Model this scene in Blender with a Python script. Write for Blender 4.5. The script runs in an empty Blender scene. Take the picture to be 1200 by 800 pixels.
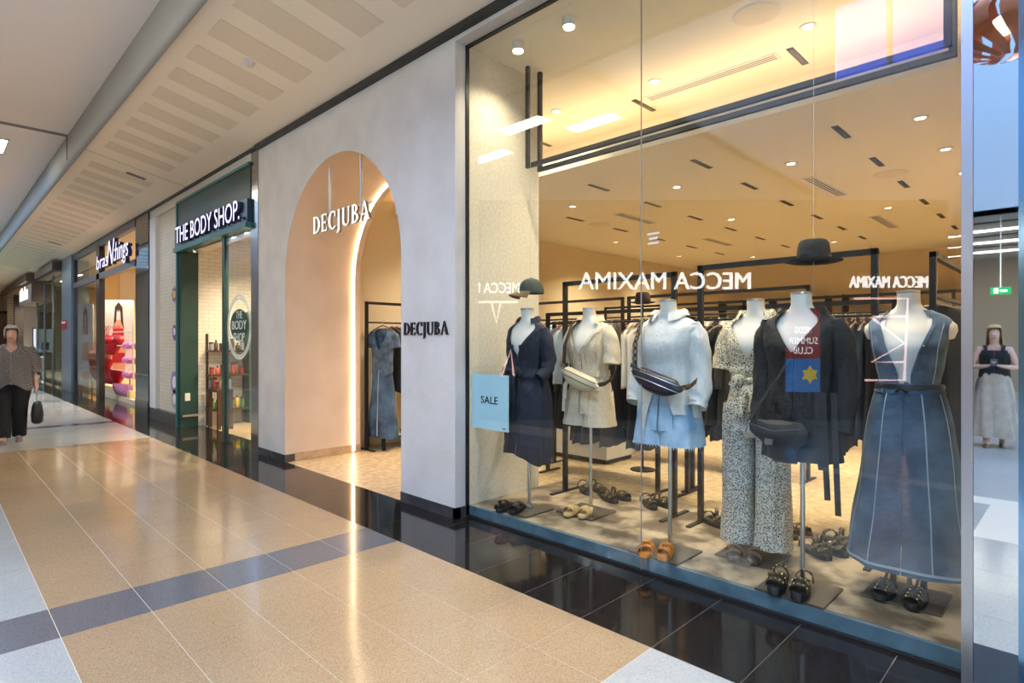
import bpy, math, random
from mathutils import Vector, Matrix, noise
R = math.radians
random.seed(7)
scene = bpy.context.scene
COL = scene.collection
# ------------------------------------------------------------------ camera
cam_d = bpy.data.cameras.new('camera'); cam = bpy.data.objects.new('camera', cam_d); COL.objects.link(cam)
cam.location = (0, 0, 1.45)
cam.rotation_euler = (R(90), 0, math.atan2(.705, .709))
cam_d.sensor_width = 36; cam_d.lens = 683 / 1200 * 36
cam_d.shift_y = 1 / 1200; cam_d.clip_start = .05; cam_d.clip_end = 200
scene.camera = cam
# ------------------------------------------------------------------ light / exposure
vs = scene.view_settings
vs.view_transform = 'Standard'; vs.look = 'None'; vs.gamma = 1; vs.exposure = 0.45
vs.use_curve_mapping = False
world = bpy.data.worlds.new('sky'); scene.world = world; world.use_nodes = True
nt = world.node_tree; nt.nodes.clear()
out = nt.nodes.new('ShaderNodeOutputWorld'); bg = nt.nodes.new('ShaderNodeBackground')
sk = nt.nodes.new('ShaderNodeTexSky'); sk.sky_type = 'NISHITA'; sk.sun_disc = False
sk.sun_elevation = R(55); sk.sun_rotation = R(200); sk.air_density = 1.0; sk.dust_density = .6
bg.inputs[1].default_value = 1.3
nt.links.new(sk.outputs[0], bg.inputs[0]); nt.links.new(bg.outputs[0], out.inputs[0])
scene.cycles.use_adaptive_sampling = False; scene.cycles.max_bounces = 8; scene.cycles.diffuse_bounces = 4; scene.cycles.glossy_bounces = 5
scene.cycles.transparent_max_bounces = 16; scene.cycles.sample_clamp_indirect = 10
scene.cycles.caustics_reflective = False; scene.cycles.caustics_refractive = False
WARM = (1.0, .84, .62); MALLW = (1.0, .90, .78)
def lamp(kind, name, loc, power, color, size=.1, sy=None, parent=None, rot=(0, 0, 0), angle=100, blend=.6):
    d = bpy.data.lights.new(name, kind); d.energy = power; d.color = color
    if kind == 'AREA':
        d.shape = 'RECTANGLE'; d.size = size; d.size_y = sy or size
    elif kind == 'SPOT':
        d.spot_size = R(angle); d.spot_blend = blend; d.shadow_soft_size = size
    else: d.shadow_soft_size = size
    o = bpy.data.objects.new(name, d); COL.objects.link(o); o.location = loc; o.rotation_euler = rot
    if parent: o.parent = parent
    return o
# ------------------------------------------------------------------ helpers
def lin(h):
    h = h.lstrip('#'); c = [int(h[i:i+2], 16) / 255 for i in (0, 2, 4)]
    return tuple(x / 12.92 if x <= .04045 else ((x + .055) / 1.055) ** 2.4 for x in c) + (1,)
MATS = {}
def mat(name, col, rough=.6, metal=0, col2=None, scale=20, bump=0, bscale=60, emit=0, kind='noise', spec=.5, coat=0, detail=3, contrast=(.35, .65), sheen=0, bdist=.01):
    if name in MATS: return MATS[name]
    m = bpy.data.materials.new(name); m.use_nodes = True; n = m.node_tree; b = n.nodes['Principled BSDF']
    c = lin(col); b.inputs['Base Color'].default_value = c
    b.inputs['Roughness'].default_value = rough; b.inputs['Metallic'].default_value = metal
    b.inputs['Specular IOR Level'].default_value = spec
    if coat: b.inputs['Coat Weight'].default_value = coat; b.inputs['Coat Roughness'].default_value = .08
    if sheen: b.inputs['Sheen Weight'].default_value = sheen
    if emit:
        b.inputs['Emission Color'].default_value = c; b.inputs['Emission Strength'].default_value = emit
    tc = n.nodes.new('ShaderNodeTexCoord')
    if col2:
        ramp = n.nodes.new('ShaderNodeValToRGB')
        ramp.color_ramp.elements[0].position = contrast[0]; ramp.color_ramp.elements[1].position = contrast[1]
        ramp.color_ramp.elements[0].color = c; ramp.color_ramp.elements[1].color = lin(col2)
        if kind == 'noise':
            t = n.nodes.new('ShaderNodeTexNoise'); t.inputs['Detail'].default_value = detail; o = t.outputs['Fac']
        elif kind == 'voronoi':
            t = n.nodes.new('ShaderNodeTexVoronoi'); o = t.outputs['Distance']
        elif kind == 'cells':
            t = n.nodes.new('ShaderNodeTexVoronoi'); o = t.outputs['Color']
        elif kind == 'wave':
            t = n.nodes.new('ShaderNodeTexWave'); t.inputs['Distortion'].default_value = 4; o = t.outputs['Fac']
        elif kind == 'checker':
            t = n.nodes.new('ShaderNodeTexChecker'); o = t.outputs['Fac']
        t.inputs['Scale'].default_value = scale
        n.links.new(tc.outputs['Object'], t.inputs['Vector']); n.links.new(o, ramp.inputs[0]); n.links.new(ramp.outputs[0], b.inputs['Base Color'])
    if bump:
        t2 = n.nodes.new('ShaderNodeTexNoise'); t2.inputs['Scale'].default_value = bscale; t2.inputs['Detail'].default_value = 4
        bp = n.nodes.new('ShaderNodeBump'); bp.inputs['Strength'].default_value = bump; bp.inputs['Distance'].default_value = bdist
        n.links.new(tc.outputs['Object'], t2.inputs['Vector']); n.links.new(t2.outputs['Fac'], bp.inputs['Height']); n.links.new(bp.outputs[0], b.inputs['Normal'])
    MATS[name] = m
    return m
def glass_mat(name, tint='#F4FAF8', f0=.05, boost=1.0):
    m = bpy.data.materials.new(name); m.use_nodes = True; n = m.node_tree; n.nodes.clear()
    o = n.nodes.new('ShaderNodeOutputMaterial'); mx = n.nodes.new('ShaderNodeMixShader')
    tr = n.nodes.new('ShaderNodeBsdfTransparent'); tr.inputs[0].default_value = lin(tint)
    gl = n.nodes.new('ShaderNodeBsdfGlossy'); gl.inputs['Roughness'].default_value = 0.0
    g = n.nodes.new('ShaderNodeNewGeometry'); d = n.nodes.new('ShaderNodeVectorMath'); d.operation = 'DOT_PRODUCT'
    n.links.new(g.outputs['Normal'], d.inputs[0]); n.links.new(g.outputs['Incoming'], d.inputs[1])
    def mth(op, a, b=None):
        q = n.nodes.new('ShaderNodeMath'); q.operation = op
        for i, x in enumerate((a, b)):
            if x is None: continue
            if isinstance(x, (int, float)): q.inputs[i].default_value = x
            else: n.links.new(x, q.inputs[i])
        return q.outputs[0]
    c = mth('ABSOLUTE', d.outputs['Value']); k = mth('POWER', mth('SUBTRACT', 1.0, c), 5.0)
    f = mth('MINIMUM', mth('ADD', mth('MULTIPLY', k, (1 - f0) * boost), f0), .95)
    n.links.new(f, mx.inputs[0]); n.links.new(tr.outputs[0], mx.inputs[1]); n.links.new(gl.outputs[0], mx.inputs[2]); n.links.new(mx.outputs[0], o.inputs[0])
    MATS[name] = m
    return m
def emit_mat(name, col, s):
    if name in MATS: return MATS[name]
    m = bpy.data.materials.new(name); m.use_nodes = True; n = m.node_tree; n.nodes.clear()
    o = n.nodes.new('ShaderNodeOutputMaterial'); e = n.nodes.new('ShaderNodeEmission')
    e.inputs[0].default_value = lin(col); e.inputs[1].default_value = s; n.links.new(e.outputs[0], o.inputs[0]); MATS[name] = m
    return m
def brick_mat(name, c1, c2, mortar, w, h, rough=.35, axis='xz', msize=.003):
    m = mat(name, c1, rough); n = m.node_tree; b = n.nodes['Principled BSDF']
    tc = n.nodes.new('ShaderNodeTexCoord'); sp = n.nodes.new('ShaderNodeSeparateXYZ'); cb = n.nodes.new('ShaderNodeCombineXYZ')
    n.links.new(tc.outputs['Object'], sp.inputs[0]); n.links.new(sp.outputs['X' if axis[0] == 'x' else 'Y'], cb.inputs[0]); n.links.new(sp.outputs['Z' if axis[1] == 'z' else 'Y'], cb.inputs[1])
    t = n.nodes.new('ShaderNodeTexBrick'); t.inputs['Scale'].default_value = 1; t.inputs['Brick Width'].default_value = w; t.inputs['Row Height'].default_value = h
    t.inputs['Mortar Size'].default_value = msize; t.inputs['Color1'].default_value = lin(c1); t.inputs['Color2'].default_value = lin(c2); t.inputs['Mortar'].default_value = lin(mortar)
    n.links.new(cb.outputs[0], t.inputs['Vector']); n.links.new(t.outputs['Color'], b.inputs['Base Color'])
    bp = n.nodes.new('ShaderNodeBump'); bp.inputs['Strength'].default_value = .4; bp.inputs['Distance'].default_value = .004; bp.invert = True
    n.links.new(t.outputs['Fac'], bp.inputs['Height']); n.links.new(bp.outputs[0], b.inputs['Normal'])
    return m
class MB:
    def __init__(s): s.v = []; s.f = []
    def add(s, v, f):
        o = len(s.v); s.v += [tuple(p) for p in v]; s.f += [tuple(i + o for i in q) for q in f]; return s
    def box(s, x0, x1, y0, y1, z0, z1, M=None):
        v = [Vector((x, y, z)) for z in (z0, z1) for y in (y0, y1) for x in (x0, x1)]
        if M: v = [M @ p for p in v]
        return s.add(v, [(0, 2, 3, 1), (4, 5, 7, 6), (0, 1, 5, 4), (2, 6, 7, 3), (0, 4, 6, 2), (1, 3, 7, 5)])
    def cyl(s, p0, p1, r0, r1=None, n=12, caps=True):
        r1 = r0 if r1 is None else r1
        p0, p1 = Vector(p0), Vector(p1); d = (p1 - p0).normalized(); a = d.orthogonal().normalized(); b = d.cross(a)
        v = [p + (a * math.cos(t) + b * math.sin(t)) * r for p, r in ((p0, r0), (p1, r1)) for t in [2 * math.pi * i / n for i in range(n)]]
        f = [(i, (i + 1) % n, n + (i + 1) % n, n + i) for i in range(n)]
        if caps: f += [tuple(range(n - 1, -1, -1)), tuple(range(n, 2 * n))]
        return s.add(v, f)
    def tube(s, pts, r, n=8, flat=1.0, up=None):
        P = [Vector(p) for p in pts]; rr = r if isinstance(r, (list, tuple)) else [r] * len(P); rings = []; prev = None
        for i, p in enumerate(P):
            d = (P[min(i + 1, len(P) - 1)] - P[max(i - 1, 0)]).normalized()
            a = (prev - d * prev.dot(d)) if prev is not None else ((Vector(up) - d * Vector(up).dot(d)) if up else d.orthogonal())
            a.normalize(); prev = a; b = d.cross(a)
            rings.append([p + (a * math.cos(t) + b * math.sin(t) * flat) * rr[i] for t in [2 * math.pi * k / n for k in range(n)]])
        return s.loft(rings, True, True)
    def loft(s, rings, c0=False, c1=False, closed=True):
        n = len(rings[0]); v = [p for r in rings for p in r]; f = []
        for i in range(len(rings) - 1):
            for k in range(n if closed else n - 1):
                k2 = (k + 1) % n; f.append((i * n + k, i * n + k2, (i + 1) * n + k2, (i + 1) * n + k))
        if c0: f.append(tuple(range(n - 1, -1, -1)))
        if c1: f.append(tuple((len(rings) - 1) * n + k for k in range(n)))
        return s.add(v, f)
    def lathe(s, prof, c=(0, 0, 0), n=20, sx=1, sy=1, caps=True):
        return s.loft([[(c[0] + r * math.cos(t) * sx, c[1] + r * math.sin(t) * sy, c[2] + z) for t in [2 * math.pi * k / n for k in range(n)]] for r, z in prof], caps, caps)
    def prism(s, poly, fn, d0, d1):
        n = len(poly); v = [fn(x, y, d0) for x, y in poly] + [fn(x, y, d1) for x, y in poly]
        return s.add(v, [tuple(range(n - 1, -1, -1)), tuple(range(n, 2 * n))] + [(i, (i + 1) % n, n + (i + 1) % n, n + i) for i in range(n)])
    def grid(s, rows, thick=None): return s.loft(rows, closed=False)
    def mesh(s, name, m=None, smooth=False):
        me = bpy.data.meshes.new(name); me.from_pydata([tuple(p) for p in s.v], [], s.f); me.validate(); me.update()
        if m: me.materials.append(m)
        if smooth:
            me.polygons.foreach_set('use_smooth', [True] * len(me.polygons))
            if hasattr(me, 'set_sharp_from_angle'): me.set_sharp_from_angle(angle=R(42))
        return me
    def build(s, name, m, parent=None, smooth=False, loc=None, label=None):
        o = bpy.data.objects.new(name, s.mesh(name, m, smooth)); COL.objects.link(o)
        if parent: o.parent = parent
        if loc: o.location = loc
        if label: o['label'] = label
        return o
def tag(o, label, cat, group=None, kind=None):
    o['label'] = label; o['category'] = cat
    if group: o['group'] = group
    if kind: o['kind'] = kind
    return o
def T(name, label, cat, loc=(0, 0, 0), rz=0, group=None, kind=None):
    o = bpy.data.objects.new(name, None); COL.objects.link(o); o.location = loc; o.rotation_euler = (0, 0, rz); o.empty_display_size = .1
    return tag(o, label, cat, group, kind)
def struct(name, mb, m, label, parent=None, smooth=False):
    o = mb.build(name, m, parent, smooth)
    if not parent: o['kind'] = 'structure'; o['label'] = label
    return o
def B(*a): return MB().box(*a)
ORD = 'first second third fourth fifth sixth seventh eighth ninth tenth eleventh twelfth thirteenth fourteenth fifteenth sixteenth seventeenth eighteenth nineteenth twentieth'.split()
def ordw(i):
    if i < 20: return ORD[i]
    if i == 29: return 'thirtieth'
    return ('twenty-' if i < 29 else 'thirty-') + ORD[(i - 20) % 10]
def dup(o, name, parent=None, loc=None, rot=None, data=None):
    c = o.copy(); c.name = name; COL.objects.link(c)
    if parent is not None: c.parent = parent
    if loc is not None: c.location = loc
    if rot is not None: c.rotation_euler = rot
    return c
def inst(me, name, parent, loc=(0, 0, 0), rot=(0, 0, 0), scale=None):
    o = bpy.data.objects.new(name, me); COL.objects.link(o); o.parent = parent; o.location = loc; o.rotation_euler = rot
    if scale: o.scale = scale
    return o
def copy_tree(o, loc=None, rz=None, label=None, parent=None):
    c = o.copy(); COL.objects.link(c)
    if parent is not None: c.parent = parent
    if loc is not None: c.location = loc
    if rz is not None: c.rotation_euler = (0, 0, rz)
    if label: c['label'] = label
    for ch in list(o.children): copy_tree(ch, parent=c)
    return c
def text_mesh(body, size=1, extrude=.01, shear=0, bevel=0):
    cu = bpy.data.curves.new('lettering', 'FONT'); cu.body = body; cu.size = size; cu.extrude = extrude; cu.shear = shear; cu.offset = bevel; cu.resolution_u = 3
    o = bpy.data.objects.new('lettering', cu); COL.objects.link(o)
    dg = bpy.context.evaluated_depsgraph_get(); dg.update()
    me = bpy.data.meshes.new_from_object(o.evaluated_get(dg)); bpy.data.objects.remove(o); bpy.data.curves.remove(cu)
    return me
def bounds(me, a):
    c = [v.co[a] for v in me.vertices]; return (min(c), max(c)) if c else (0, 0)
def letters(body, width, m, parent, origin, xdir, height=None, extrude=.012, shear=0, bevel=0, name='letter', up=Vector((0, 0, 1)), side=None):
    """each character its own object; text runs along xdir from origin"""
    full = text_mesh(body, 1, 0, shear, bevel); x0, x1 = bounds(full, 0); cap = bounds(text_mesh('H', 1, 0), 1)[1]
    sx = width / (x1 - x0); sz = (height / cap) if height else sx
    xdir = Vector(xdir).normalized(); nrm = xdir.cross(up)
    Mx = Matrix((xdir, up, nrm)).transposed().to_4x4()
    outl = []
    for i, ch in enumerate(body):
        if ch == ' ': continue
        me = text_mesh(ch, 1, 1, shear, bevel); pre = text_mesh(body[:i+1], 1, 0, shear, bevel)
        off = bounds(pre, 0)[1] - bounds(me, 0)[1] - x0
        for v in me.vertices:
            v.co = Mx @ Vector(((v.co.x + off) * sx, v.co.y * sz, v.co.z * extrude)) + Vector(origin)
        me.materials.clear(); me.materials.append(m); me.name = name
        if side:
            me.materials.append(side); me.update()
            for p in me.polygons: p.material_index = 0 if p.normal.dot(nrm) > .8 else 1
        o = bpy.data.objects.new(name, me); COL.objects.link(o); o.parent = parent; outl.append(o)
    return outl
def flat_text(body, width, m, parent, origin, xdir, height=None, name='lettering', extrude=.002, shear=0, up=Vector((0, 0, 1)), center=False):
    me = text_mesh(body, 1, 1, shear); x0, x1 = bounds(me, 0); cap = bounds(text_mesh('H', 1, 0), 1)[1]
    sx = width / (x1 - x0); sz = (height / cap) if height else sx; xdir = Vector(xdir).normalized(); nrm = xdir.cross(up)
    Mx = Matrix((xdir, up, nrm)).transposed().to_4x4()
    for v in me.vertices: v.co = Mx @ Vector(((v.co.x - x0) * sx - (width / 2 if center else 0), v.co.y * sz, v.co.z * extrude)) + Vector(origin)
    me.materials.clear(); me.materials.append(m); me.name = name
    o = bpy.data.objects.new(name, me); COL.objects.link(o); o.parent = parent
    return o
# high-contrast flared capitals used by the fashion shop, cap height 1
def ring(cx, cy, ro, so, ri, si, a0, a1, n=22, icx=None):
    icx = cx if icx is None else icx
    A = [R(a0 + (a1 - a0) * i / n) for i in range(n + 1)]
    return [[(cx + ro * math.cos(A[i]), cy + so * math.sin(A[i])), (cx + ro * math.cos(A[i+1]), cy + so * math.sin(A[i+1])),
             (icx + ri * math.cos(A[i+1]), cy + si * math.sin(A[i+1])), (icx + ri * math.cos(A[i]), cy + si * math.sin(A[i]))] for i in range(n)]
def rc(x0, x1, y0, y1): return [(x0, y0), (x1, y0), (x1, y1), (x0, y1)]
def stem(x, w=.16, y0=0, y1=1):
    return [[(x - .04, y0), (x + w + .04, y0), (x + w, y0 + .05), (x, y0 + .05)], rc(x, x + w, y0 + .05, y1 - .05), [(x, y1 - .05), (x + w, y1 - .05), (x + w + .04, y1), (x - .04, y1)]]
GLY = {
 'D': (.78, stem(.06) + ring(.22, .5, .52, .5, .34, .445, -90, 90)),
 'E': (.62, stem(.06) + [rc(.22, .54, .94, 1), rc(.22, .46, .48, .54), rc(.22, .56, 0, .06), [(.48, .94), (.54, .94), (.54, .8), (.52, .8)], [(.5, .06), (.56, .06), (.58, .22), (.55, .22)], [(.42, .42), (.46, .42), (.46, .6), (.42, .6)]]),
 'C': (.74, ring(.46, .5, .42, .52, .25, .46, 48, 312, 26, .48) + [[(.66, .7), (.72, .66), (.74, 1.0), (.72, 1.0)]]),
 'J': (.44, stem(.16, .16, .0, 1)[1:] + [rc(.16, .32, -.05, .1)] + ring(.1, -.05, .22, .24, .06, .2, -110, 0, 10)),
 'U': (.8, stem(.06, .16, .3, 1)[1:] + [rc(.06, .22, .3, .36), rc(.62, .68, .3, 1), rc(.56, .74, .95, 1)] + ring(.37, .32, .31, .34, .2, .27, 180, 360, 18, .42)),
 'B': (.68, stem(.06) + ring(.22, .755, .32, .245, .18, .19, -90, 90, 16) + ring(.22, .27, .40, .27, .24, .21, -90, 90, 16)),
 'A': (.82, [[(.04, 0), (.1, 0), (.42, 1), (.38, 1)], [(.6, 0), (.8, 0), (.44, 1.02), (.36, 1.02)], rc(.18, .62, .3, .36), rc(-.02, .18, 0, .04), rc(.54, .86, 0, .04)]),
}
def shop_letters(word, width, m, parent, origin, height, depth, gap=.06, m_side=None):
    tot = sum(GLY[c][0] for c in word) + gap * (len(word) - 1); sx = width / tot; x = 0
    for c in word:
        w, polys = GLY[c]; mb = MB()
        for p in polys: mb.prism([((x + a) * sx, b * height) for a, b in p], lambda a, b, d: (origin[0] + a, origin[1] + d, origin[2] + b), 0, depth)
        o = mb.build('letter', m, parent); x += w + gap
        if m_side:
            o.data.materials.append(m_side)
            for p in o.data.polygons: p.material_index = 0 if (abs(p.normal.y) > .8 and p.center.y < origin[1] + depth / 2) else 1
# ================================================================== materials
def terrazzo(name, base, chips, rough=.1, scale=160, var=.5):
    m = mat(name, base, rough); n = m.node_tree; b = n.nodes['Principled BSDF']
    tc = n.nodes.new('ShaderNodeTexCoord'); geo = n.nodes.new('ShaderNodeNewGeometry')
    v = n.nodes.new('ShaderNodeTexVoronoi'); v.inputs['Scale'].default_value = scale; n.links.new(geo.outputs['Position'], v.inputs['Vector'])
    r = n.nodes.new('ShaderNodeValToRGB'); r.color_ramp.interpolation = 'CONSTANT'; e = r.color_ramp.elements
    e[0].position = 0; e[0].color = lin(base); e[1].position = .62; e[1].color = lin(chips[0])
    for i, c in enumerate(chips[1:]):
        q = e.new(.78 + .12 * i); q.color = lin(c)
    sep = n.nodes.new('ShaderNodeSeparateColor'); n.links.new(v.outputs['Color'], sep.inputs[0]); n.links.new(sep.outputs[0], r.inputs[0])
    n2 = n.nodes.new('ShaderNodeTexNoise'); n2.inputs['Scale'].default_value = 1.3; n.links.new(geo.outputs['Position'], n2.inputs['Vector'])
    mx = n.nodes.new('ShaderNodeMix'); mx.data_type = 'RGBA'; mx.blend_type = 'MULTIPLY'; mx.inputs[0].default_value = .25
    n.links.new(r.outputs[0], mx.inputs['A']); n.links.new(n2.outputs['Fac'], mx.inputs['B']); n.links.new(mx.outputs['Result'], b.inputs['Base Color'])
    nr = n.nodes.new('ShaderNodeTexNoise'); nr.inputs['Scale'].default_value = 5; n.links.new(geo.outputs['Position'], nr.inputs['Vector'])
    mr = n.nodes.new('ShaderNodeMapRange'); mr.inputs['To Min'].default_value = rough * .7; mr.inputs['To Max'].default_value = rough * 1.5
    n.links.new(nr.outputs['Fac'], mr.inputs[0]); n.links.new(mr.outputs[0], b.inputs['Roughness'])
    return m
TAN = terrazzo('tan_terrazzo', '#B49874', ['#A98C68', '#C0A684', '#9F825F', '#CCB697'], .11, 240)
WHITE = terrazzo('white_terrazzo', '#B9BAB4', ['#B1B2AC', '#C2C3BD', '#A5A6A1', '#CACBC6'], .12, 240)
GREY = terrazzo('grey_terrazzo', '#706F72', ['#68676A', '#7A797C', '#5F5E61', '#858487'], .12, 240)
BLACK = terrazzo('black_granite', '#26221F', ['#1B1816', '#332D29', '#151311', '#5A4E44'], .07, 120)
GROUT = mat('grout', '#D3C8B4', .6)
GROUT_D = mat('grout_dark', '#6E6862', .7)
PLASTER = mat('facade_plaster', '#C9C4BC', .85, col2='#D2CDC6', scale=3, bump=.25, bscale=40)
TUNNEL = mat('tunnel_plaster', '#CBB39B', .85, col2='#D2BBA4', scale=3, bump=.1, bscale=50)
STUCCO = mat('rough_stucco', '#C9C0AE', .9, col2='#D6CEBD', scale=40, bump=.8, bscale=90)
CEIL = mat('mall_ceiling_white', '#F3ECE6', .8)
SOFFIT = mat('soffit_paint', '#F4E6CE', .75)
PERF = mat('perforated_panel', '#ECDDC4', .8, col2='#E2D2B8', scale=260, kind='voronoi', contrast=(.2, .5))
BEAM = mat('grey_beam_paint', '#8E908C', .65)
CREAM = mat('store_ceiling_paint', '#EADFCB', .8)
STOREW = mat('store_wall_paint', '#D9C5A2', .8)
DARKT = mat('black_trim', '#161514', .4)
STEELB = mat('black_steel', '#1C1A19', .45, metal=.3)
CHROME = mat('brushed_steel', '#B9BCBE', .28, metal=1)
MIRROR = mat('mirror_steel', '#D6DCDE', .015, metal=1)
SKIRT = mat('dark_skirting_tile', '#3C3B3C', .25, col2='#4A494A', scale=6)
SILL = mat('blue_grey_sill', '#5F7682', .35, col2='#4E6370', scale=9, detail=6)
TRAV = mat('travertine_display_floor', '#5F5344', .35, col2='#A5947D', scale=5, detail=8, bump=.05, contrast=(.42, .58))
CHIP = mat('stone_chip_floor', '#B79B73', .3, col2='#D8C19B', scale=14, kind='noise', detail=6, contrast=(.38, .62))
TIMB = mat('travertine_skirting', '#A48767', .4, col2='#B99C7B', scale=8)
GLASS = glass_mat('shop_glass', '#F8FCFB', .045, 1.0)
LED = emit_mat('led_warm', '#FFE3B4', 14)
LAMPW = emit_mat('downlight_glow', '#FFE9C8', 18)
PANELW = emit_mat('light_panel_glow', '#FFF6E8', 16)
# ================================================================== floor
grout = struct('floor', MB().box(-42, -7.7, -1.0, 3.45, -.05, -.0012).box(-7.7, 4, -1.0, 3.07, -.05, -.0012), GROUT, 'polished terrazzo concourse floor of tan, white, grey and black tiles')
MB().box(-42, -7.7, 2.431, 3.4, -.0045, -.0007).box(-7.7, 3.2, 2.431, 3.07, -.0045, -.0007).build('dark_grout', GROUT_D, grout)
def tile_mesh(w, d, m): return B(0, w, 0, d, -.012, 0).mesh('tile', m)
G = .0016
def tile_run(xs, ys, m):
    cache = {}
    for i in range(len(xs) - 1):
        for j in range(len(ys) - 1):
            w = abs(xs[i+1] - xs[i]) - 2 * G; d = ys[j+1] - ys[j] - 2 * G; k = (round(w, 3), round(d, 3))
            if k not in cache: cache[k] = tile_mesh(w, d, m)
            inst(cache[k], 'tile', grout, (min(xs[i], xs[i+1]) + G, ys[j] + G, 0))
YT = [.468 + .3924 * i for i in range(6)]
YW = [-.709, -.317, .0755, .468]
XN = [-1.484 - .4222 * i for i in range(6)]
XF = [-4.02 - .4107 * i for i in range(16)]
tile_run(XN, YT, TAN); tile_run([-3.595, -4.02], YT, GREY); tile_run(XF, YT, TAN)
tile_run([-.64, -1.062] + XN, YW, WHITE); tile_run([-3.595, -4.02], YW, GREY); tile_run(XF, YW[1:], WHITE)
tile_run([.62, .2, -.22, -.64, -1.062, -1.484], YT, WHITE)
tile_run([-10.18, -12.55], [-.709, 2.43], WHITE); tile_run([-12.55, -12.86], [-.709, 2.43], GREY); tile_run([-12.86, -19, -26, -34, -42], [-.709, 2.43], WHITE)
tile_run([4, .62], [-.709, 2.43], WHITE)
tile_run([3.1] + [.6282 - .4222 * i for i in range(11)] , [2.43, 3.205], BLACK); tile_run([-3.595, -4.02], [2.43, 3.205], BLACK)
tile_run([-4.02, -5.25, -6.48, -7.7], [2.43, 3.075], BLACK)
tile_run([-7.7, -9.35, -11.1, -12.9, -14.6, -17.5, -21, -26, -34, -42], [2.43, 3.4], BLACK)
struct('floor_concourse', B(-42, 8, -17, -1.0, -.05, 0), WHITE, 'white terrazzo floor across the concourse')
struct('floor_store', B(-7.3, 0, 3.075, 14.1, -.06, -.002), CHIP, 'stone chip floor inside the fashion shop')
# ================================================================== arch facade
AX0, AX1, AC, AR, SP = -6.91, -4.47, -5.69, 1.22, 2.23
YF, YB, ZT = 3.06, 4.08, 4.0
mb = MB(); N = 40
arc = [(AC - AR * math.cos(math.pi * i / N), SP + AR * math.sin(math.pi * i / N)) for i in range(N + 1)]
outline = [(AX0, .09)] + arc + [(AX1, .09)]
for Y in (YF, YB):
    mb.add([(-7.7, Y, .09), (AX0, Y, .09), (AX0, Y, SP), (-7.7, Y, SP)], [(0, 1, 2, 3)])
    mb.add([(AX1, Y, .09), (-3.7, Y, .09), (-3.7, Y, SP), (AX1, Y, SP)], [(0, 1, 2, 3)])
    mb.add([(-7.7, Y, SP), (AX0, Y, SP), (AX0, Y, ZT), (-7.7, Y, ZT)], [(0, 1, 2, 3)])
    mb.add([(AX1, Y, SP), (-3.7, Y, SP), (-3.7, Y, ZT), (AX1, Y, ZT)], [(0, 1, 2, 3)])
    for i in range(N):
        a, b = arc[i], arc[i+1]; mb.add([(a[0], Y, a[1]), (b[0], Y, b[1]), (b[0], Y, ZT), (a[0], Y, ZT)], [(0, 1, 2, 3)])
mb.add([(-7.7, YF, .0), (-7.7, YB, 0), (-7.7, YB, ZT), (-7.7, YF, ZT)], [(0, 1, 2, 3)])
mb.add([(-3.7, YF, .09), (-3.7, 3.2, .09), (-3.7, 3.2, ZT), (-3.7, YF, ZT)], [(0, 1, 2, 3)])
facade = struct('wall_front', mb, PLASTER, 'pale grey rendered facade with a tall arched entrance')
mb = MB(); mb.loft([[(x, YF, z), (x, YB, z)] for x, z in outline], closed=False)
mb.build('arch_reveal', TUNNEL, facade, True, label='warm plaster tunnel of the arch')
sk_ = MB().box(-7.7, AX0, YF - .008, YF + .05, 0, .09).box(AX0 - .02, AX0 + .004, YF - .008, YF + .12, 0, .09); sk_.build('skirting', SKIRT, facade)
sk_ = MB().box(AX1, -3.69, YF - .008, YF + .05, 0, .09).box(-3.72, -3.69, YF - .008, 3.2, 0, .09); sk_.build('skirting', SKIRT, facade)
B(AX0 - .02, AX0 + .012, YF + .12, YB, 0, .1).build('skirting', TIMB, facade, label='brown stone skirting inside the arch')
B(AX1 - .012, AX1 + .02, YF + .02, YB, 0, .1).build('skirting', TIMB, facade)
# lintel over the window
struct('wall_lintel', B(-3.7, 3, YF, 3.18, 3.92, 4.3), PLASTER, 'rendered lintel above the display window')
struct('wall_window_return', B(-3.74, -3.7, 3.2, 4.08, 0, 3.92), STUCCO, 'rough cream stucco return wall beside the display window')
struct('trim_1', MB().box(-7.7, 3, 3.0, 3.06, 3.955, 4.005).box(-42, -7.7, 3.02, 3.07, 3.985, 4.012), DARKT, 'black shadow gap trim along the top of the facade')
# ================================================================== soffit and ceilings
al = math.atan(.223)
def sofz(y): return 4.0 + .223 * (3.06 - y)
sf = MB(); sf.add([(-42, 1.62, sofz(1.62)), (4, 1.62, sofz(1.62)), (4, 3.2, sofz(3.2)), (-42, 3.2, sofz(3.2)), (-42, 1.62, 4.75), (4, 1.62, 4.75), (4, 3.2, 4.75), (-42, 3.2, 4.75)],
    [(0, 1, 2, 3), (4, 7, 6, 5), (0, 4, 5, 1), (3, 2, 6, 7), (0, 3, 7, 4), (1, 5, 6, 2)])
soff = struct('ceiling_soffit', sf, SOFFIT, 'cream sloping soffit with perforated panels along the shopfronts')
def pan(w):
    mb = MB(); y0, y1 = 1.815, 2.66
    mb.add([(x, y, sofz(y) - .0445 - dz) for dz in (.003, 0) for x, y in ((0, y0), (w, y0), (w, y1), (0, y1))], [(0, 1, 2, 3), (7, 6, 5, 4), (0, 4, 5, 1), (1, 5, 6, 2), (2, 6, 7, 3), (3, 7, 4, 0)])
    for i, v in enumerate(mb.v): mb.v[i] = (v[0], v[1], v[2] + .0435)
    return mb.mesh('perforated_panel', PERF)
pm = pan(.35)
x = -3.51
while x > -28:
    if abs(x - .17 + 10.58) > .28: inst(pm, 'perforated_panel', soff, (x - .35, 0, 0))
    x -= .628
MB().box(-.004, .004, 0, 1.5, -.002, .002).build('panel_joint', mat('joint_line', '#A89880', .8), soff, loc=(-10.58, 1.65, sofz(1.65) - .001)).rotation_euler = (-al, 0, 0)
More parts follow.
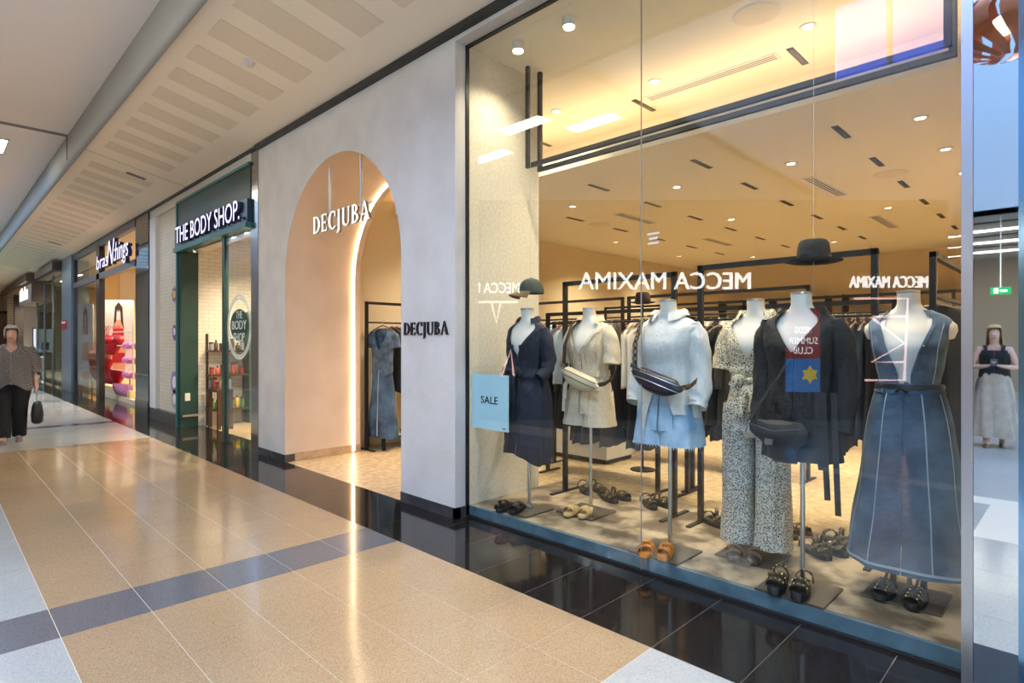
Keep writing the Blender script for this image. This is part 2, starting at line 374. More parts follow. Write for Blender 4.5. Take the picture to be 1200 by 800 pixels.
for px_, py_ in ((-10.97, 2.4), (-19.85, 2.45)):
    g = T('ceiling_vent', 'small grey air grille in the sloping soffit near %s' % ('the green shopfront' if px_ > -15 else 'the far shops'), 'vent', (px_, py_, sofz(py_) - .002))
    g.rotation_euler = (-al, 0, 0)
    B(-.06, .06, -.14, .14, -.006, 0).build('frame', mat('vent_grey', '#A39B92', .6), g)
    for k in range(5): B(-.045 + .02 * k, -.037 + .02 * k, -.125, .125, -.009, -.005).build('slat', mat('vent_dark', '#6E6862', .6), g)
g = tag(MB().lathe([(.02, -.045), (.05, -.035), (.055, -.012), (.06, 0)], n=18).build('smoke_detector', mat('white_plastic', '#D9D3CA', .5), None, True, (-5.83, 2.22, sofz(2.22))), 'small white round detector on the sloping soffit', 'detector')
g.rotation_euler = (-al, 0, 0)
# beam along the soffit edge: rounded fascia profile
prof = [(1.62, 4.27), (1.60, 4.285), (1.585, 4.31), (1.575, 4.36), (1.57, 4.45), (1.57, 4.74), (1.64, 4.74), (1.64, 4.27)]
beam = struct('trim_beam', MB().prism(prof, lambda a, b, d: (d, a, b), -42, 4), BEAM, 'grey rounded edge beam between the soffit and the main ceiling', smooth=True)
B(-11.455, -11.445, 1.562, 1.57, 4.31, 4.7).build('beam_joint', DARKT, beam)
cm = MB()
for a in ((-42, -30, -1.2, 1.6), (-30, -13, -1.2, -.9), (-30, -13, .8, 1.6), (-13, -4.35, -1.2, 1.6), (-14, -4.35, -9, -1.2)): cm.box(a[0], a[1], a[2], a[3], 4.70, 4.82)
ceil = struct('ceiling', cm, CEIL, 'flat white main ceiling of the concourse')
B(-11.49, -11.37, -1.2, 1.57, 4.694, 4.702).build('ceiling_joint', mat('joint_grey', '#857A7A', .7), ceil, label='grey expansion joint')
for k in range(16): B(-30 + k * 1.1, -29.9 + k * 1.1, -.95, .8, 4.75, 4.95).build('skylight_beam', BEAM, ceil)
lampn = 0
for lx, ly, nm in ((-12.75, .78, 'in front of the lingerie shop'), (-9.3, .1, 'added over the tan floor'), (-6.0, .1, 'added over the grey floor band'), (-5.2, -.55, 'added closest to the atrium'), (-7.4, -.55, 'added beside the beauty shopfront, nearer'), (-9.6, -.55, 'added beside the beauty shopfront, farther'), (-11.8, -.55, 'added opposite the lingerie shop'), (-26.5, .9, 'at the far end'), (-31, .5, 'closest to the end wall'), (-34.5, 1.0, 'by the dark column'), (-38.5, 1.0, 'in front of the brown door')):  # tan floor to opposite-lingerie panels are unseen, added to brighten the facade
    t = T('ceiling_light', 'white rectangular recessed ceiling light ' + nm, 'ceiling light', (lx, ly, 4.69), group='recessed ceiling lights')
    B(-.45, .45, -.17, .17, -.012, .01).build('frame', mat('white_plastic', '#D9D3CA', .5), t)
    B(-.42, .42, -.14, .14, -.016, -.012).build('diffuser', PANELW, t)
# ================================================================== atrium and far side of the concourse
WALLA = mat('atrium_white', '#C9CFD2', .8); BROWNC = mat('far_ceiling', '#A79A8E', .7); DIMW = mat('far_wall', '#8B7D6E', .8)
struct('wall_atrium_west', B(-4.47, -4.35, -9, 1.57, 4.7, 9.6), WALLA, 'white upper wall of the atrium')
struct('wall_atrium_north', B(-4.35, 8, 1.64, 1.7, 4.72, 9.6), WALLA, 'white upper wall above the shopfronts')
struct('wall_atrium_east', B(8, 8.1, -9, 3, 0, 9.6), WALLA, 'white end wall of the atrium')
struct('wall_atrium_south', MB().box(-2.1, 8, -9.1, -9, 4.0, 9.6).box(-4.4, -2.1, -9.1, -9, 4.0, 7.7), WALLA, 'white wall of the atrium with a high window')
hw = T('window_4', 'high window in the atrium wall, panes tinted to add sky blue', 'window'); hw['kind'] = 'structure'; del hw['category']
BT = glass_mat('sky_tint_glass', '#93A8E6', .05, 1)  # pane tint puts the blue of the sky into the glass colour
B(-4.35, -3.3, -9.06, -9.05, 7.7, 9.5).build('pane', BT, hw); B(-3.2, -2.1, -9.06, -9.05, 7.7, 9.5).build('pane', BT, hw); B(-3.3, -3.2, -9.1, -9.0, 7.7, 9.5).build('mullion', WALLA, hw); B(-2.25, -2.1, -9.0, -8.96, 7.6, 9.5).build('frame', mat('blue_frame', '#2F63C9', .4), hw)
struct('ceiling_atrium', MB().box(-4.4, 8, -9.1, -8, 9.5, 9.6).box(-4.4, 8, 1.2, 1.7, 9.5, 9.6).box(-4.4, -4.2, -8, 1.2, 9.5, 9.6), WALLA, 'white atrium roof with a large skylight')
for k in range(9): struct('trim_skylight_beam', B(-3 + k * 1.35, -2.85 + k * 1.35, -8, 1.2, 9.35, 9.6), WALLA, 'white steel beam across the atrium skylight')
struct('ceiling_far', MB().box(-8, 8, -17, -9, 4.0, 4.1), BROWNC, 'low brown ceiling across the concourse')
for k, yy in enumerate((-10, -12, -14)):
    struct('trim_ceiling_slot', B(-8, 8, yy, yy + .12, 3.98, 4.002), DARKT, 'dark slot in the low far ceiling')
    t = T('ceiling_light', ('nearest', 'middle', 'farthest')[k] + ' long light strip in the low brown ceiling behind', 'ceiling light', (0, yy - 1, 3.995)); B(-3.2, 2.6, -.08, .08, -.02, .0).build('diffuser', PANELW, t); B(-3.25, 2.65, -.11, .11, -.01, .004).build('frame', mat('white_plastic', '#D9D3CA', .5), t)
struct('wall_far', MB().box(-12, 8, -17.1, -17, 0, 4.1), DIMW, 'brown wall across the concourse')
struct('wall_south', MB().box(-42, -8.45, -1.12, -1.0, 0, 4.75), mat('opposite_wall', '#A89C8C', .7), 'beige wall across the corridor')
struct('wall_end', MB().box(-42.1, -42, -1.2, 3.4, 0, 4.8), mat('end_wall', '#A69A8A', .8), 'beige wall closing the corridor')
# ================================================================== fashion shop shell
struct('wall_store_left', B(-7.3, -7.2, 4.08, 14, -.06, 3.95), STOREW, 'cream left wall inside the fashion shop')
struct('wall_store_back', B(-7.3, 0, 14, 14.1, -.06, 3.95), STOREW, 'cream back wall inside the fashion shop')
struct('wall_store_right', B(-.2, -.1, 3.24, 14, -.06, 4.1), STOREW, 'cream right wall inside the fashion shop')
struct('ceiling_store', B(-7.2, -.2, 4.83, 14, 3.3, 3.42), CREAM, 'cream lower ceiling of the fashion shop with black light slots')
struct('ceiling_window', MB().box(-7.3, -.1, 3.18, 5.8, 3.92, 4.0).box(-7.2, -.2, 5.7, 5.8, 3.42, 3.92), CREAM, 'cream upper ceiling above the display window')
struct('floor_display', B(-3.7, -.2, 3.235, 4.5, 0, .09), TRAV, 'pale travertine display platform behind the window')
cove = T('cove_light', 'warm hidden light strip along the ceiling step above the mannequins', 'light strip', (0, 0, 0))
B(-7.1, -.3, 5.02, 5.06, 3.43, 3.45).build('led_strip', emit_mat('cove_glow', '#FFDDB0', 13), cove)
B(-7.2, -.2, 4.83, 4.87, 3.42, 3.47).build('upstand', CREAM, cove)
for i, (x, y, z) in enumerate([(-1.8, 5.31, 3.92), (-3.31, 5.28, 3.92), (-4.83, 5.35, 3.92)] + [(a, b, 3.3) for a in (-1.56, -2.87, -4.18, -5.5) for b in (5.68, 6.88, 8.07, 9.27, 10.47, 11.68)]):
    t = T('light_slot', ('short black light slot in the upper ceiling, %s from the right' % ordw(i)) if i < 3 else 'black light slot in the lower ceiling, %s row from the right, %s from the window' % (ordw((i - 3) // 6), ordw((i - 3) % 6)), 'ceiling light', (x, y, z), group='black ceiling light slots')
    if i == 0:
        s1 = B(-.028, .028, -.2, .2, -.004, .03).mesh('slot_frame', DARKT); s2 = MB()
        s2.box(-.012, .012, -.16, .16, -.006, -.0042)
        s2 = s2.mesh('lens', mat('slot_lens', '#5b5046', .2))
    inst(s1, 'slot_frame', t); inst(s2, 'lens', t)
def downlight(x, y, z, label, power=60, surf=False, spot=True):
    t = T('downlight', label, 'downlight', (x, y, z), group='shop downlights')
    if surf:
        MB().cyl((0, 0, 0), (0, 0, -.07), .05, n=16).build('housing', mat('white_plastic', '#D9D3CA', .5), t, True); zz = -.075
    else:
        MB().lathe([(.06, -.008), (.065, 0), (.045, 0), (.045, -.008)], n=16).build('trim_ring', mat('white_plastic', '#D9D3CA', .5), t, True); zz = -.004
    MB().cyl((0, 0, zz), (0, 0, zz - .004), .04, n=14).build('lens', LAMPW, t)
    if spot: lamp('SPOT', 'downlight_beam', (0, 0, zz - .02), power, WARM, .04, parent=t, angle=130, blend=.8)
DL = [(-3.35, 3.44, 3.92, 'surface downlight beside the stucco wall, above the navy dress', 1), (-2.82, 3.45, 3.92, 'surface downlight second from the stucco wall', 1), (-1.57, 4.86, 3.92, 'round downlight near the ceiling speaker disc', 0),
      (-2.93, 4.86, 3.92, 'round downlight at the end of the long white diffuser', 0), (-4.05, 4.75, 3.92, 'round downlight high above the hanging black frame corner', 0)]
for x, y, z, l, s in DL: downlight(x, y, z, l, 55 if x < -2.5 and y < 4 else 180, s)
for x, y in ((-2.1, 3.45), (-1.35, 3.45), (-.65, 3.45)): downlight(x, y, 3.92, 'surface downlight over the display window, %s' % {-2.1: 'above the white shirt', -1.35: 'above the black hat', -.65: 'above the denim skirt'}[x], 80, True)
LN = ['nearest the window on the right', 'second on the right', 'third on the right', 'beside the rear right diffuser', 'alone in the middle', 'by the arch side wall', 'far back in the middle', 'far back by the arch side wall', 'over the long rails, middle', 'over the long rails, arch side', 'just inside the arch', 'over the long rails, right', 'deep at the back, arch side', 'deep at the back, right']
LL = [(-1.0, 5.77), (-.99, 6.87), (-.99, 7.98), (-1.98, 9.31), (-3.84, 8.54), (-6.21, 8.95), (-3.36, 11.79), (-6.26, 11.37), (-3.5, 6.3), (-5.0, 6.2), (-6.2, 5.6), (-2.2, 6.3), (-5.2, 12.6), (-1.5, 12.4)]
for i, (x, y) in enumerate(LL): downlight(x, y, 3.3, 'round downlight in the lower shop ceiling, ' + LN[i], 185)
def diffuser(x0, y0, x1, y1, z, label):
    t = T('air_diffuser', label, 'diffuser', ((x0 + x1) / 2, (y0 + y1) / 2, z)); L = math.hypot(x1 - x0, y1 - y0) / 2; t.rotation_euler = (0, 0, math.atan2(y1 - y0, x1 - x0))
    B(-L, L, -.07, .07, -.008, .01).build('frame', mat('white_plastic', '#D9D3CA', .5), t)
    for k in (-.035, 0, .035): B(-L + .02, L - .02, k - .008, k + .008, -.010, -.0075).build('slot', mat('vent_dark', '#6E6862', .6), t)
diffuser(-3.2, 5.17, -1.91, 5.17, 3.92, 'long white linear air diffuser in the upper shop ceiling')
for a, l in (((-2.26, 6.98, -2.22, 8.12), 'white linear air diffuser nearest the window in the lower ceiling'), ((-2.26, 9.8, -2.26, 11.0), 'white linear air diffuser toward the back of the lower ceiling'), ((-4.83, 7.0, -4.83, 7.95), 'white linear air diffuser on the arch side of the lower ceiling'), ((-4.88, 9.8, -4.88, 10.8), 'farther white linear air diffuser on the arch side')): diffuser(*a, 3.3, l)
for x, y, z, r, l in ((-1.79, 4.41, 3.92, .16, 'large round ceiling speaker above the display window'), (-1.56, 7.47, 3.3, .16, 'round ceiling speaker in the lower ceiling near the right racks'), (-5.48, 7.45, 3.3, .16, 'round ceiling speaker in the lower ceiling near the arch')):
    t = T('ceiling_speaker', l, 'speaker', (x, y, z)); MB().lathe([(r, -.006), (r + .012, 0)], n=28).build('rim', mat('white_plastic', '#D9D3CA', .5), t, True); MB().lathe([(.01, -.009), (r - .008, -.007)], n=28).build('grille', PERF, t, True)
# ================================================================== window
sill = struct('trim_sill', MB().box(-3.7, -.38, 3.205, 3.24, 0, .088), SILL, 'blue grey steel sill under the display window')
B(-3.7, -.38, 3.17, 3.205, 0, .014).build('bottom_channel', DARKT, sill)
win = T('window_1', 'tall frameless display window of two clear panes', 'window', (0, 0, 0)); win['kind'] = 'structure'
del win['category']
B(-3.695, -2.022, 3.187, 3.190, .014, 3.92).build('pane', GLASS, win)
B(-2.014, -.384, 3.187, 3.190, .014, 3.92).build('pane', GLASS, win)
B(-2.0215, -2.0145, 3.186, 3.191, .014, 3.92).build('silicone_joint', mat('joint_clear', '#8D8880', .3), win)
B(-3.7, -3.69, 3.17, 3.205, 0, 3.92).build('frame', DARKT, win); B(-3.7, -.38, 3.17, 3.205, 3.905, 3.92).build('frame', DARKT, win)
dc = T('window_decal', 'tiny white printed notice high on the glass beside the pane joint', 'decal', (-1.93, 3.186, 2.12))
for k, w_ in enumerate((.085, .06, .075)): B(-w_ / 2, w_ / 2, -.001, 0, -.03 * k, .012 - .03 * k).build('line_print', mat('decal_white', '#D9D6D0', .6), dc)
# mirror clad pier at the right
pier = T('wall_mirror_pier', 'mirror polished steel pier beside the display window', 'pier'); pier['kind'] = 'structure'; del pier['category']
B(-.34, -.2, 3.0, 3.05, 0, 4.05).build('mirror_panel', MIRROR, pier)
B(-.38, -.342, 3.0, 3.24, 0, 4.05).build('edge_strip', CHROME, pier)
B(-.2, -.06, 2.97, 3.24, 0, 4.05).build('edge_strip', mat('blue_reflection_steel', '#7FA6C4', .12, metal=1), pier)  # steel coloured blue to stand for the reflections on this facet
B(-.06, 3, 3.0, 3.2, 0, 4.05).build('wall_panel', PLASTER, pier)
# ================================================================== arch fittings
led = T('led_strip_light', 'glowing warm strip light tracing the inside of the arch', 'strip light', (0, 0, 0))
path = [(AX0 + .012, 3.97, .02), (AX0 + .012, 3.97, 1.2)] + [(AC + (x - AC) * (1 - .012 / AR), 3.97, SP + (z - SP) * (1 - .012 / AR)) for x, z in arc] + [(AX1 - .012, 3.97, 1.2), (AX1 - .012, 3.97, .1)]
MB().tube(path, .013, 6).build('led_tube', LED, led, True)
MB().tube([(x + (.008 if x < AC else -.008) * (1 if z < SP else 0), 3.996, z) for x, z in [(p[0], p[2]) for p in path]], .01, 4).build('channel', TUNNEL, led)
hs = T('hanging_sign', 'white backlit shop name letters hanging from two rods inside the arch', 'sign', (0, 0, 0))
shop_letters('DECJUBA', 1.20, emit_mat('sign_white_face', '#FFF4EE', 1.5), hs, (-6.31, 3.12, 2.685), .19, .03, .09, mat('letter_side_grey', '#8E8A86', .4, metal=.6))
for p_, q_ in ((-6.31, 0), ): B(-6.30, -5.12, 3.168, 3.18, 2.86, 2.876).build('hanging_bar', CHROME, hs)
for xx in (-6.02, -5.36):
    zz = SP + math.sqrt(AR * AR - (xx - AC) ** 2); MB().cyl((xx, 3.175, 2.86), (xx, 3.175, zz), .014, n=10).build('rod', CHROME, hs, True)
ws = T('wall_sign', 'black raised shop name letters on the rendered pier', 'sign', (0, 0, 0))
shop_letters('DECJUBA', .635, mat('sign_black', '#141312', .35), ws, (-4.415, 3.045, 1.515), .112, .015, .06)
pc = T('poster_card', 'pale blue square card lettered for a sale hanging inside the window', 'poster', (-3.45, 3.21, 0))
B(-.215, .215, 0, .008, .745, 1.19).build('card', mat('pale_blue_card', '#B9DCE8', .5), pc)
flat_text('SALE', .20, mat('sign_black', '#141312', .35), pc, (-.1, -.001, .955), (1, 0, 0), .058)
flat_text('DECJUBA', .04, mat('sign_black', '#141312', .35), pc, (.15, -.001, .765), (1, 0, 0), .007)
for s in (-.12, .12): MB().cyl((s, .004, 1.19), (s, .004, 3.91), .0012, n=5).build('string', mat('clear_line', '#C9C5BC', .3), pc)
# hanging double black frame
for i, Y in enumerate((3.806, 3.965)):
    t = T('hanging_rail', ('front', 'rear')[i] + ' black steel U-shaped frame hanging from the ceiling over the window', 'frame', (0, Y, 0), group='hanging U frames')
    B(-3.6, -.52, -.017, .017, 3.012, 3.047).build('bar', STEELB, t)
    for xx in (-3.6, -.555): B(xx, xx + .035, -.017, .017, 3.047, 3.92).build('upright', STEELB, t)
# ================================================================== green cosmetics shop
GREEN = mat('dark_green_paint', '#173A33', .35, col2='#14322C', scale=3); TEAL = mat('teal_rail', '#2F6A66', .35)
TILEB = brick_mat('white_glazed_brick', '#D6CDB9', '#CFC5B0', '#A89C88', .2, .065, axis='xz'); TILEY = brick_mat('white_glazed_brick_side', '#D6CDB9', '#CFC5B0', '#A89C88', .2, .065, axis='yz')
STEELP = mat('steel_pilaster', '#A8A9AA', .15, metal=1)
struct('trim_pilaster', MB().box(-7.93, -7.7, 3.05, 3.3, 0, 4.0), STEELP, 'polished steel strip between the arch facade and the green shopfront')
struct('wall_bulkhead', MB().box(-13.0, -7.93, 3.07, 3.3, 3.83, 4.02).box(-11.12, -7.93, 3.3, 3.5, 3.05, 4.02), mat('bulkhead_white', '#CFC7BA', .7), 'pale bulkhead above the green shopfront')
VSIDE = mat('letter_side_violet', '#3B3A6E', .4)
gf = T('shop_fascia', 'dark green cosmetics shopfront frame with a deep sign band', 'shopfront')
B(-11.12, -7.93, 3.04, 3.1, 3.35, 3.83).build('fascia_panel', GREEN, gf); B(-11.12, -7.93, 3.0, 3.08, 3.05, 3.36).build('sign_band', mat('sign_band_blue', '#1E3440', .25), gf)
B(-11.14, -7.93, 2.98, 3.1, 2.98, 3.05).build('rail', TEAL, gf); B(-11.14, -7.93, 3.02, 3.1, 3.81, 3.85).build('rail', TEAL, gf)
B(-11.14, -11.08, 3.02, 3.12, 0, 3.84).build('post', TEAL, gf); B(-11.08, -10.98, 3.05, 3.33, 0, 3.0).build('jamb', GREEN, gf)
B(-8.98, -8.88, 3.04, 3.1, 0, 2.98).build('post', GREEN, gf)
B(-10.985, -10.97, 3.12, 3.2, .45, .58).build('notice', mat('paper', '#CFC9B8', .6), gf); B(-10.985, -10.95, 3.08, 3.33, .18, .215).build('kick_bar', CHROME, gf)
letters('THE BODY SHOP.', 2.82, emit_mat('sign_violet_white', '#EDE8FF', 1.3), gf, (-10.89, 2.97, 3.10), (1, 0, 0), .265, .02, side=VSIDE)
gg = T('window_2', 'clear shopfront pane with a round white logo', 'window'); gg['kind'] = 'structure'; del gg['category']
B(-8.88, -7.94, 3.055, 3.067, .02, 2.98).build('pane', GLASS, gg)
lg = T('window_logo', 'round white shop logo printed on the glass pane', 'logo', (-8.35, 3.05, 1.66))
LOGO = mat('logo_white', '#DFE6E2', .5); 
mb = MB()
for r0, r1 in ((.44, .41), (.40, .375)):
    mb.loft([[(r * math.cos(a), 0, r * math.sin(a) * 1.02) for a in [2 * math.pi * k / 48 for k in range(48)]] for r in (r0, r1)])
mb.build('ring', LOGO, lg)
MB().prism([(.33 * math.cos(a), .2 + .0 + .22 * math.sin(a)) for a in [math.pi * 2 * k / 30 for k in range(30)]], lambda a, b, d: (a, d, b - .17), .001, .002).build('leaf_mark', mat('logo_green', '#1E4A3A', .4), lg)
flat_text('THE', .22, LOGO, lg, (0, 0, .12), (1, 0, 0), .1, center=True); flat_text('BODY', .52, LOGO, lg, (0, 0, -.03), (1, 0, 0), .12, center=True); flat_text('SHOP', .4, LOGO, lg, (0, 0, -.2), (1, 0, 0), .12, center=True)
struct('wall_cosmetics_left', B(-11.12, -11.0, 3.33, 8, 0, 3.3), TILEY, 'white glazed brick wall inside the green shop')
struct('wall_cosmetics_back', B(-11.1, -7.3, 8, 8.1, 0, 3.3), STOREW, 'cream back wall inside the green shop')
struct('wall_cosmetics_right', B(-7.4, -7.3, 4.08, 8, 0, 3.3), STOREW, 'cream right wall inside the green shop')
struct('ceiling_cosmetics', B(-11.1, -7.3, 3.3, 8.1, 3.3, 3.4), CREAM, 'ceiling inside the green shop')
struct('floor_cosmetics', B(-11.1, -7.3, 3.4, 8.1, -.05, 0.0), mat('pale_shop_floor', '#B79D7C', .3), 'tan floor inside the green shop')
struct('wall_brick_pier', B(-12.95, -12.55, 3.06, 3.3, .2, 3.83), mat('white_render', '#D8D6D2', .6), 'white rendered edge of the brick recess')
struct('wall_brick', B(-12.55, -11.14, 3.12, 3.3, .2, 3.83), TILEB, 'white glazed brick panel between two shopfronts')
struct('trim_brick_base', B(-12.95, -11.14, 3.05, 3.3, 0, .2), SKIRT, 'grey stone base under the brick panel')
for nm, zc, r, col, c2, sh in (('daisy', 2.28, .13, '#6D4C93', '#E9C13F', 0), ('map pin', 1.62, .12, '#7A3F77', '#E6D6EA', 1), ('round badge', .72, .2, '#8B7BB4', '#E9E4EE', 2), ('round emblem', .42, .17, '#9AA0A8', '#E2E2E2', 3)):
    s = T('wall_sticker', {0: 'purple daisy sticker highest on the brick panel', 1: 'purple pin shaped sticker on the brick panel', 2: 'lilac shield sticker low on the brick panel', 3: 'grey round sticker lowest on the brick panel'}[sh], 'sticker', (-11.55, 3.115, zc + .02))
    k = 24; f = (lambda a: r * (1 + .18 * math.cos(8 * a))) if sh == 0 else (lambda a: r * (1 + (.35 * max(0, -math.sin(a)) ** 6 if sh == 1 else 0)))
    MB().prism([(f(a) * math.cos(a), f(a) * math.sin(a)) for a in [2 * math.pi * i / 48 for i in range(48)]], lambda a, b, d: (a, d, b), -.004, 0).build('backing', mat('sticker_' + col, col, .5), s)
    MB().prism([(.55 * r * math.cos(a), .55 * r * math.sin(a)) for a in [2 * math.pi * i / k for i in range(k)]], lambda a, b, d: (a, d, b), -.007, -.004).build('print', mat('sticker_' + c2, c2, .5), s)
# fittings of the green shop
DKW = mat('dark_wood', '#3A2418', .4, col2='#4A2E1E', scale=12)
su = T('shelf_unit', 'slim timber shelf unit against the glazed brick wall', 'shelf', (-10.88, 3.75, 0))
for zz in (.26, .86, 1.28): B(-.12, .14, -.3, .35, zz, zz + .03).build('shelf_board', DKW, su)
B(-.12, .14, .35, .38, 0, 2.0).build('end_panel', mat('green_end', '#24503F', .4), su)
for zz in (-.29, .32): B(-.12, -.09, zz, zz + .03, 0, 1.6).build('upright', DKW, su)
tb = T('display_table', 'dark timber display table in the green shop doorway', 'table', (-10.5, 3.5, 0))
B(-.22, .28, -.12, .14, .62, .66).build('table_top', DKW, tb)
for a in (-.2, .22):
    for b in (-.1, .09): B(a, a + .05, b, b + .05, 0, .62).build('leg', DKW, tb)
pal = ['#7E8AA0', '#5C3B31', '#B5453A', '#4F8A3A', '#C9B68E', '#2F2A2A', '#C87A45', '#6E9A58', '#A33B55', '#8C98A0']
def bottle(x, y, z, h, r, c, what, pump):
    t = T('bottle' if pump else 'jar', what, 'bottle' if pump else 'jar', (x, y, z), group='cosmetics on the shelves')
    MB().lathe([(r * .9, 0), (r, .01), (r, h * .62), (r * .6, h * .75), (r * .35, h * .8)] if pump else [(r * .95, 0), (r, .01), (r, h * .8)], n=10).build('body', mat('cos_' + c, c, .3), t, True)
    MB().lathe([(r * .4, h * .8), (r * .4, h)] if pump else [(r * 1.03, h * .8), (r * 1.03, h)], n=10).build('cap', mat('cap_dark', '#2A2523', .4), t, True)
rn = random.Random(3)
for zz, tier in ((1.31, 'top shelf'), (.89, 'middle shelf'), (.29, 'bottom shelf'), (.66, 'dark table')):
    for k in range(7):
        c = (['#8E8E96', '#5C3B31', '#3A3430'] if zz > 1.2 else ['#A33B2E', '#B5553A', '#7A4A3A'] if zz > .8 else pal if zz > .5 else ['#4F8A3A', '#6E9A3A', '#C9A23A'])[k % 3]
        h_ = rn.uniform(.12, .22); r_ = rn.uniform(.032, .038); lab = 'small cosmetics %s, %s from the door post, on the %s of the green shop' % ('bottle' if k % 2 else 'jar', ordw(k), tier)
        if tier == 'dark table': bottle(-10.68 + k * .072, 3.5 + rn.uniform(-.06, .08), zz, h_, r_ * .9, c, lab, k % 2)
        else: bottle(-10.86 + rn.uniform(-.02, .06), 3.5 + k * .085, zz, h_, r_, c, lab, k % 2)
rs = T('display_shelf', 'white shelving with products behind the logo pane', 'shelf', (-8.9, 4.6, 0))
for zz in (.3, .75, 1.2, 1.65): B(-.55, .9, 0, .35, zz, zz + .03).build('shelf_board', mat('shelf_white', '#C9CCC9', .4), rs)
for a in (-.55, .87): B(a, a + .03, 0, .35, 0, 2.1).build('side_panel', mat('shelf_white', '#C9CCC9', .4), rs)
B(-.55, .9, .35, .37, 0, 2.1).build('back_panel', mat('shelf_blue', '#8FA6B4', .5), rs)
for zz, tier in ((.33, 'lowest'), (.78, 'second'), (1.23, 'third'), (1.68, 'highest')):
    for k in range(9):
        bottle(-9.35 + k * .155, 4.72, zz, rn.uniform(.16, .3), rn.uniform(.035, .05), (['#C9566B', '#D98FA4', '#E2B0BE'] if zz < .4 else ['#E0952F', '#D97B1E', '#E8B65A'] if zz > 1.5 else pal)[k % 3], 'cosmetics bottle, %s from the door, on the %s white shelf behind the logo pane' % (ordw(k), tier), True)
for x, y in ((-9.8, 4.2), (-8.4, 3.7), (-9.2, 6.2)):
    downlight(x, y, 3.3, 'round downlight inside the green shop, %s' % ('by the brick wall' if x < -9.5 else 'behind the logo pane' if y < 4 else 'at the back'), 420)
# ================================================================== lingerie shop
BLK = mat('shopfront_black', '#26262A', .25); GREYF = mat('shopfront_grey', '#56585C', .35, metal=.4)
lf = T('lingerie_shopfront', 'grey framed lingerie shopfront with transom and tall sign', 'shopfront')
B(-13.95, -12.97, 3.04, 3.3, .3, 3.98).build('pier_panel', mat('dark_gloss_glass', '#2E3338', .03, spec=.9), lf); B(-13.95, -12.97, 3.03, 3.3, 0, .3).build('pier_base', SKIRT, lf)
B(-21, -13.95, 3.03, 3.12, 3.82, 4.0).build('top_rail', GREYF, lf); B(-21, -13.95, 3.02, 3.12, 3.02, 3.16).build('transom', GREYF, lf)
B(-17.75, -17.4, 3.02, 3.14, 0, 3.85).build('post', BLK, lf); B(-21.05, -20.85, 3.03, 3.12, 0, 3.85).build('post', BLK, lf)
B(-20.85, -17.75, 3.06, 3.072, .06, 3.02).build('pane', GLASS, lf); B(-20.85, -17.75, 3.06, 3.072, 3.16, 3.82).build('pane', GLASS, lf)
SV = emit_mat('sign_violet_white', '#EDE8FF', 1.3)
letters('bras', 1.25, SV, lf, (-17.25, 2.98, 3.22), (1, 0, 0), .32, .04, shear=.12, side=VSIDE)
letters('N', .75, SV, lf, (-15.98, 2.96, 3.2), (1, 0, 0), .55, .04, shear=.35, side=VSIDE)
letters('things', 1.35, SV, lf, (-15.45, 2.98, 3.25), (1, 0, 0), .40, .04, shear=.12, side=VSIDE)
struct('wall_lingerie_back', B(-22, -12.9, 7, 7.1, 0, 3.9), mat('lingerie_wall', '#E6CFA2', .7), 'cream back wall of the lingerie shop')
struct('wall_lingerie_left', B(-22.1, -22, 3.3, 7, 0, 3.9), mat('lingerie_wall', '#E6CFA2', .7), 'cream left wall of the lingerie shop')
struct('wall_lingerie_right', B(-13.0, -12.9, 3.3, 7, 0, 3.9), mat('lingerie_wall', '#E6CFA2', .7), 'cream right wall of the lingerie shop')
struct('ceiling_lingerie', B(-22, -12.9, 3.12, 7.1, 3.85, 3.95), CREAM, 'cream ceiling of the lingerie shop')
struct('floor_lingerie', B(-22, -12.9, 3.4, 7.1, -.05, 0), mat('pale_shop_floor', '#B79D7C', .3), 'pale floor of the lingerie shop')
for x, y in ((-20, 4.0), (-17, 4.0), (-15, 5.2), (-19, 5.5)): downlight(x, y, 3.85, 'round downlight inside the lingerie shop, %s' % {-20: 'over the red lingerie', -17: 'over the entrance', -15: 'by the dark pier', -19: 'at the back'}[x], 520)
SKIN = mat('poster_skin', '#D9A384', .6); HAIRP = mat('poster_hair', '#3B2418', .6); PAPERW = mat('poster_paper', '#DAD3CC', .5); REDP = mat('poster_red', '#B3202E', .6)
def poster(x, y, z, w, h, label, hair, cloth, rz=0, stand=True):
    t = T('standing_poster', label, 'poster', (x, y, z), rz); B(-w / 2, w / 2, 0, .03, 0, h).build('board', PAPERW, t)
    if stand:
        for a in (-w * .35, w * .35): B(a - .015, a + .015, .03, .05, -z, h * .6).build('leg', GREYF, t)
    f = lambda a, b, d: (a * w, d, b * h)
    MB().prism([(-.2, .0), (.22, 0), (.26, .35), (.14, .55), (.2, .62), (.1, .72), (-.08, .72), (-.2, .62), (-.14, .5), (-.24, .3)], f, -.004, 0).build('figure_print', SKIN, t)
    MB().prism([(-.16, .66), (-.12, .9), (0, .97), (.13, .9), (.17, .6), (.08, .7), (.06, .86), (-.06, .86), (-.08, .7)], f, -.008, -.004).build('hair_print', hair, t)
    MB().prism([(-.2, .5), (.18, .5), (.16, .6), (-.17, .6)], f, -.008, -.004).build('garment_print', cloth, t)
    MB().prism([(-.22, .12), (.24, .12), (.22, .26), (-.2, .26)], f, -.008, -.004).build('garment_print', cloth, t)
PBASE = mat('display_white', '#DCCDB0', .5)
poster(-20.3, 4.0, .6, .85, 2.1, 'tall pale poster of a long-haired woman behind the red lingerie', HAIRP, REDP, R(48))
poster(-21.2, 3.85, .5, .5, 1.9, 'narrow red-edged poster beside the shop window post', mat('poster_red2', '#C0453A', .6), REDP, R(48))
poster(-21.96, 5.2, 2.35, 1.7, 1.35, 'large wall picture of a dark-haired woman in black', HAIRP, mat('poster_black', '#1B1718', .6), R(90), False)
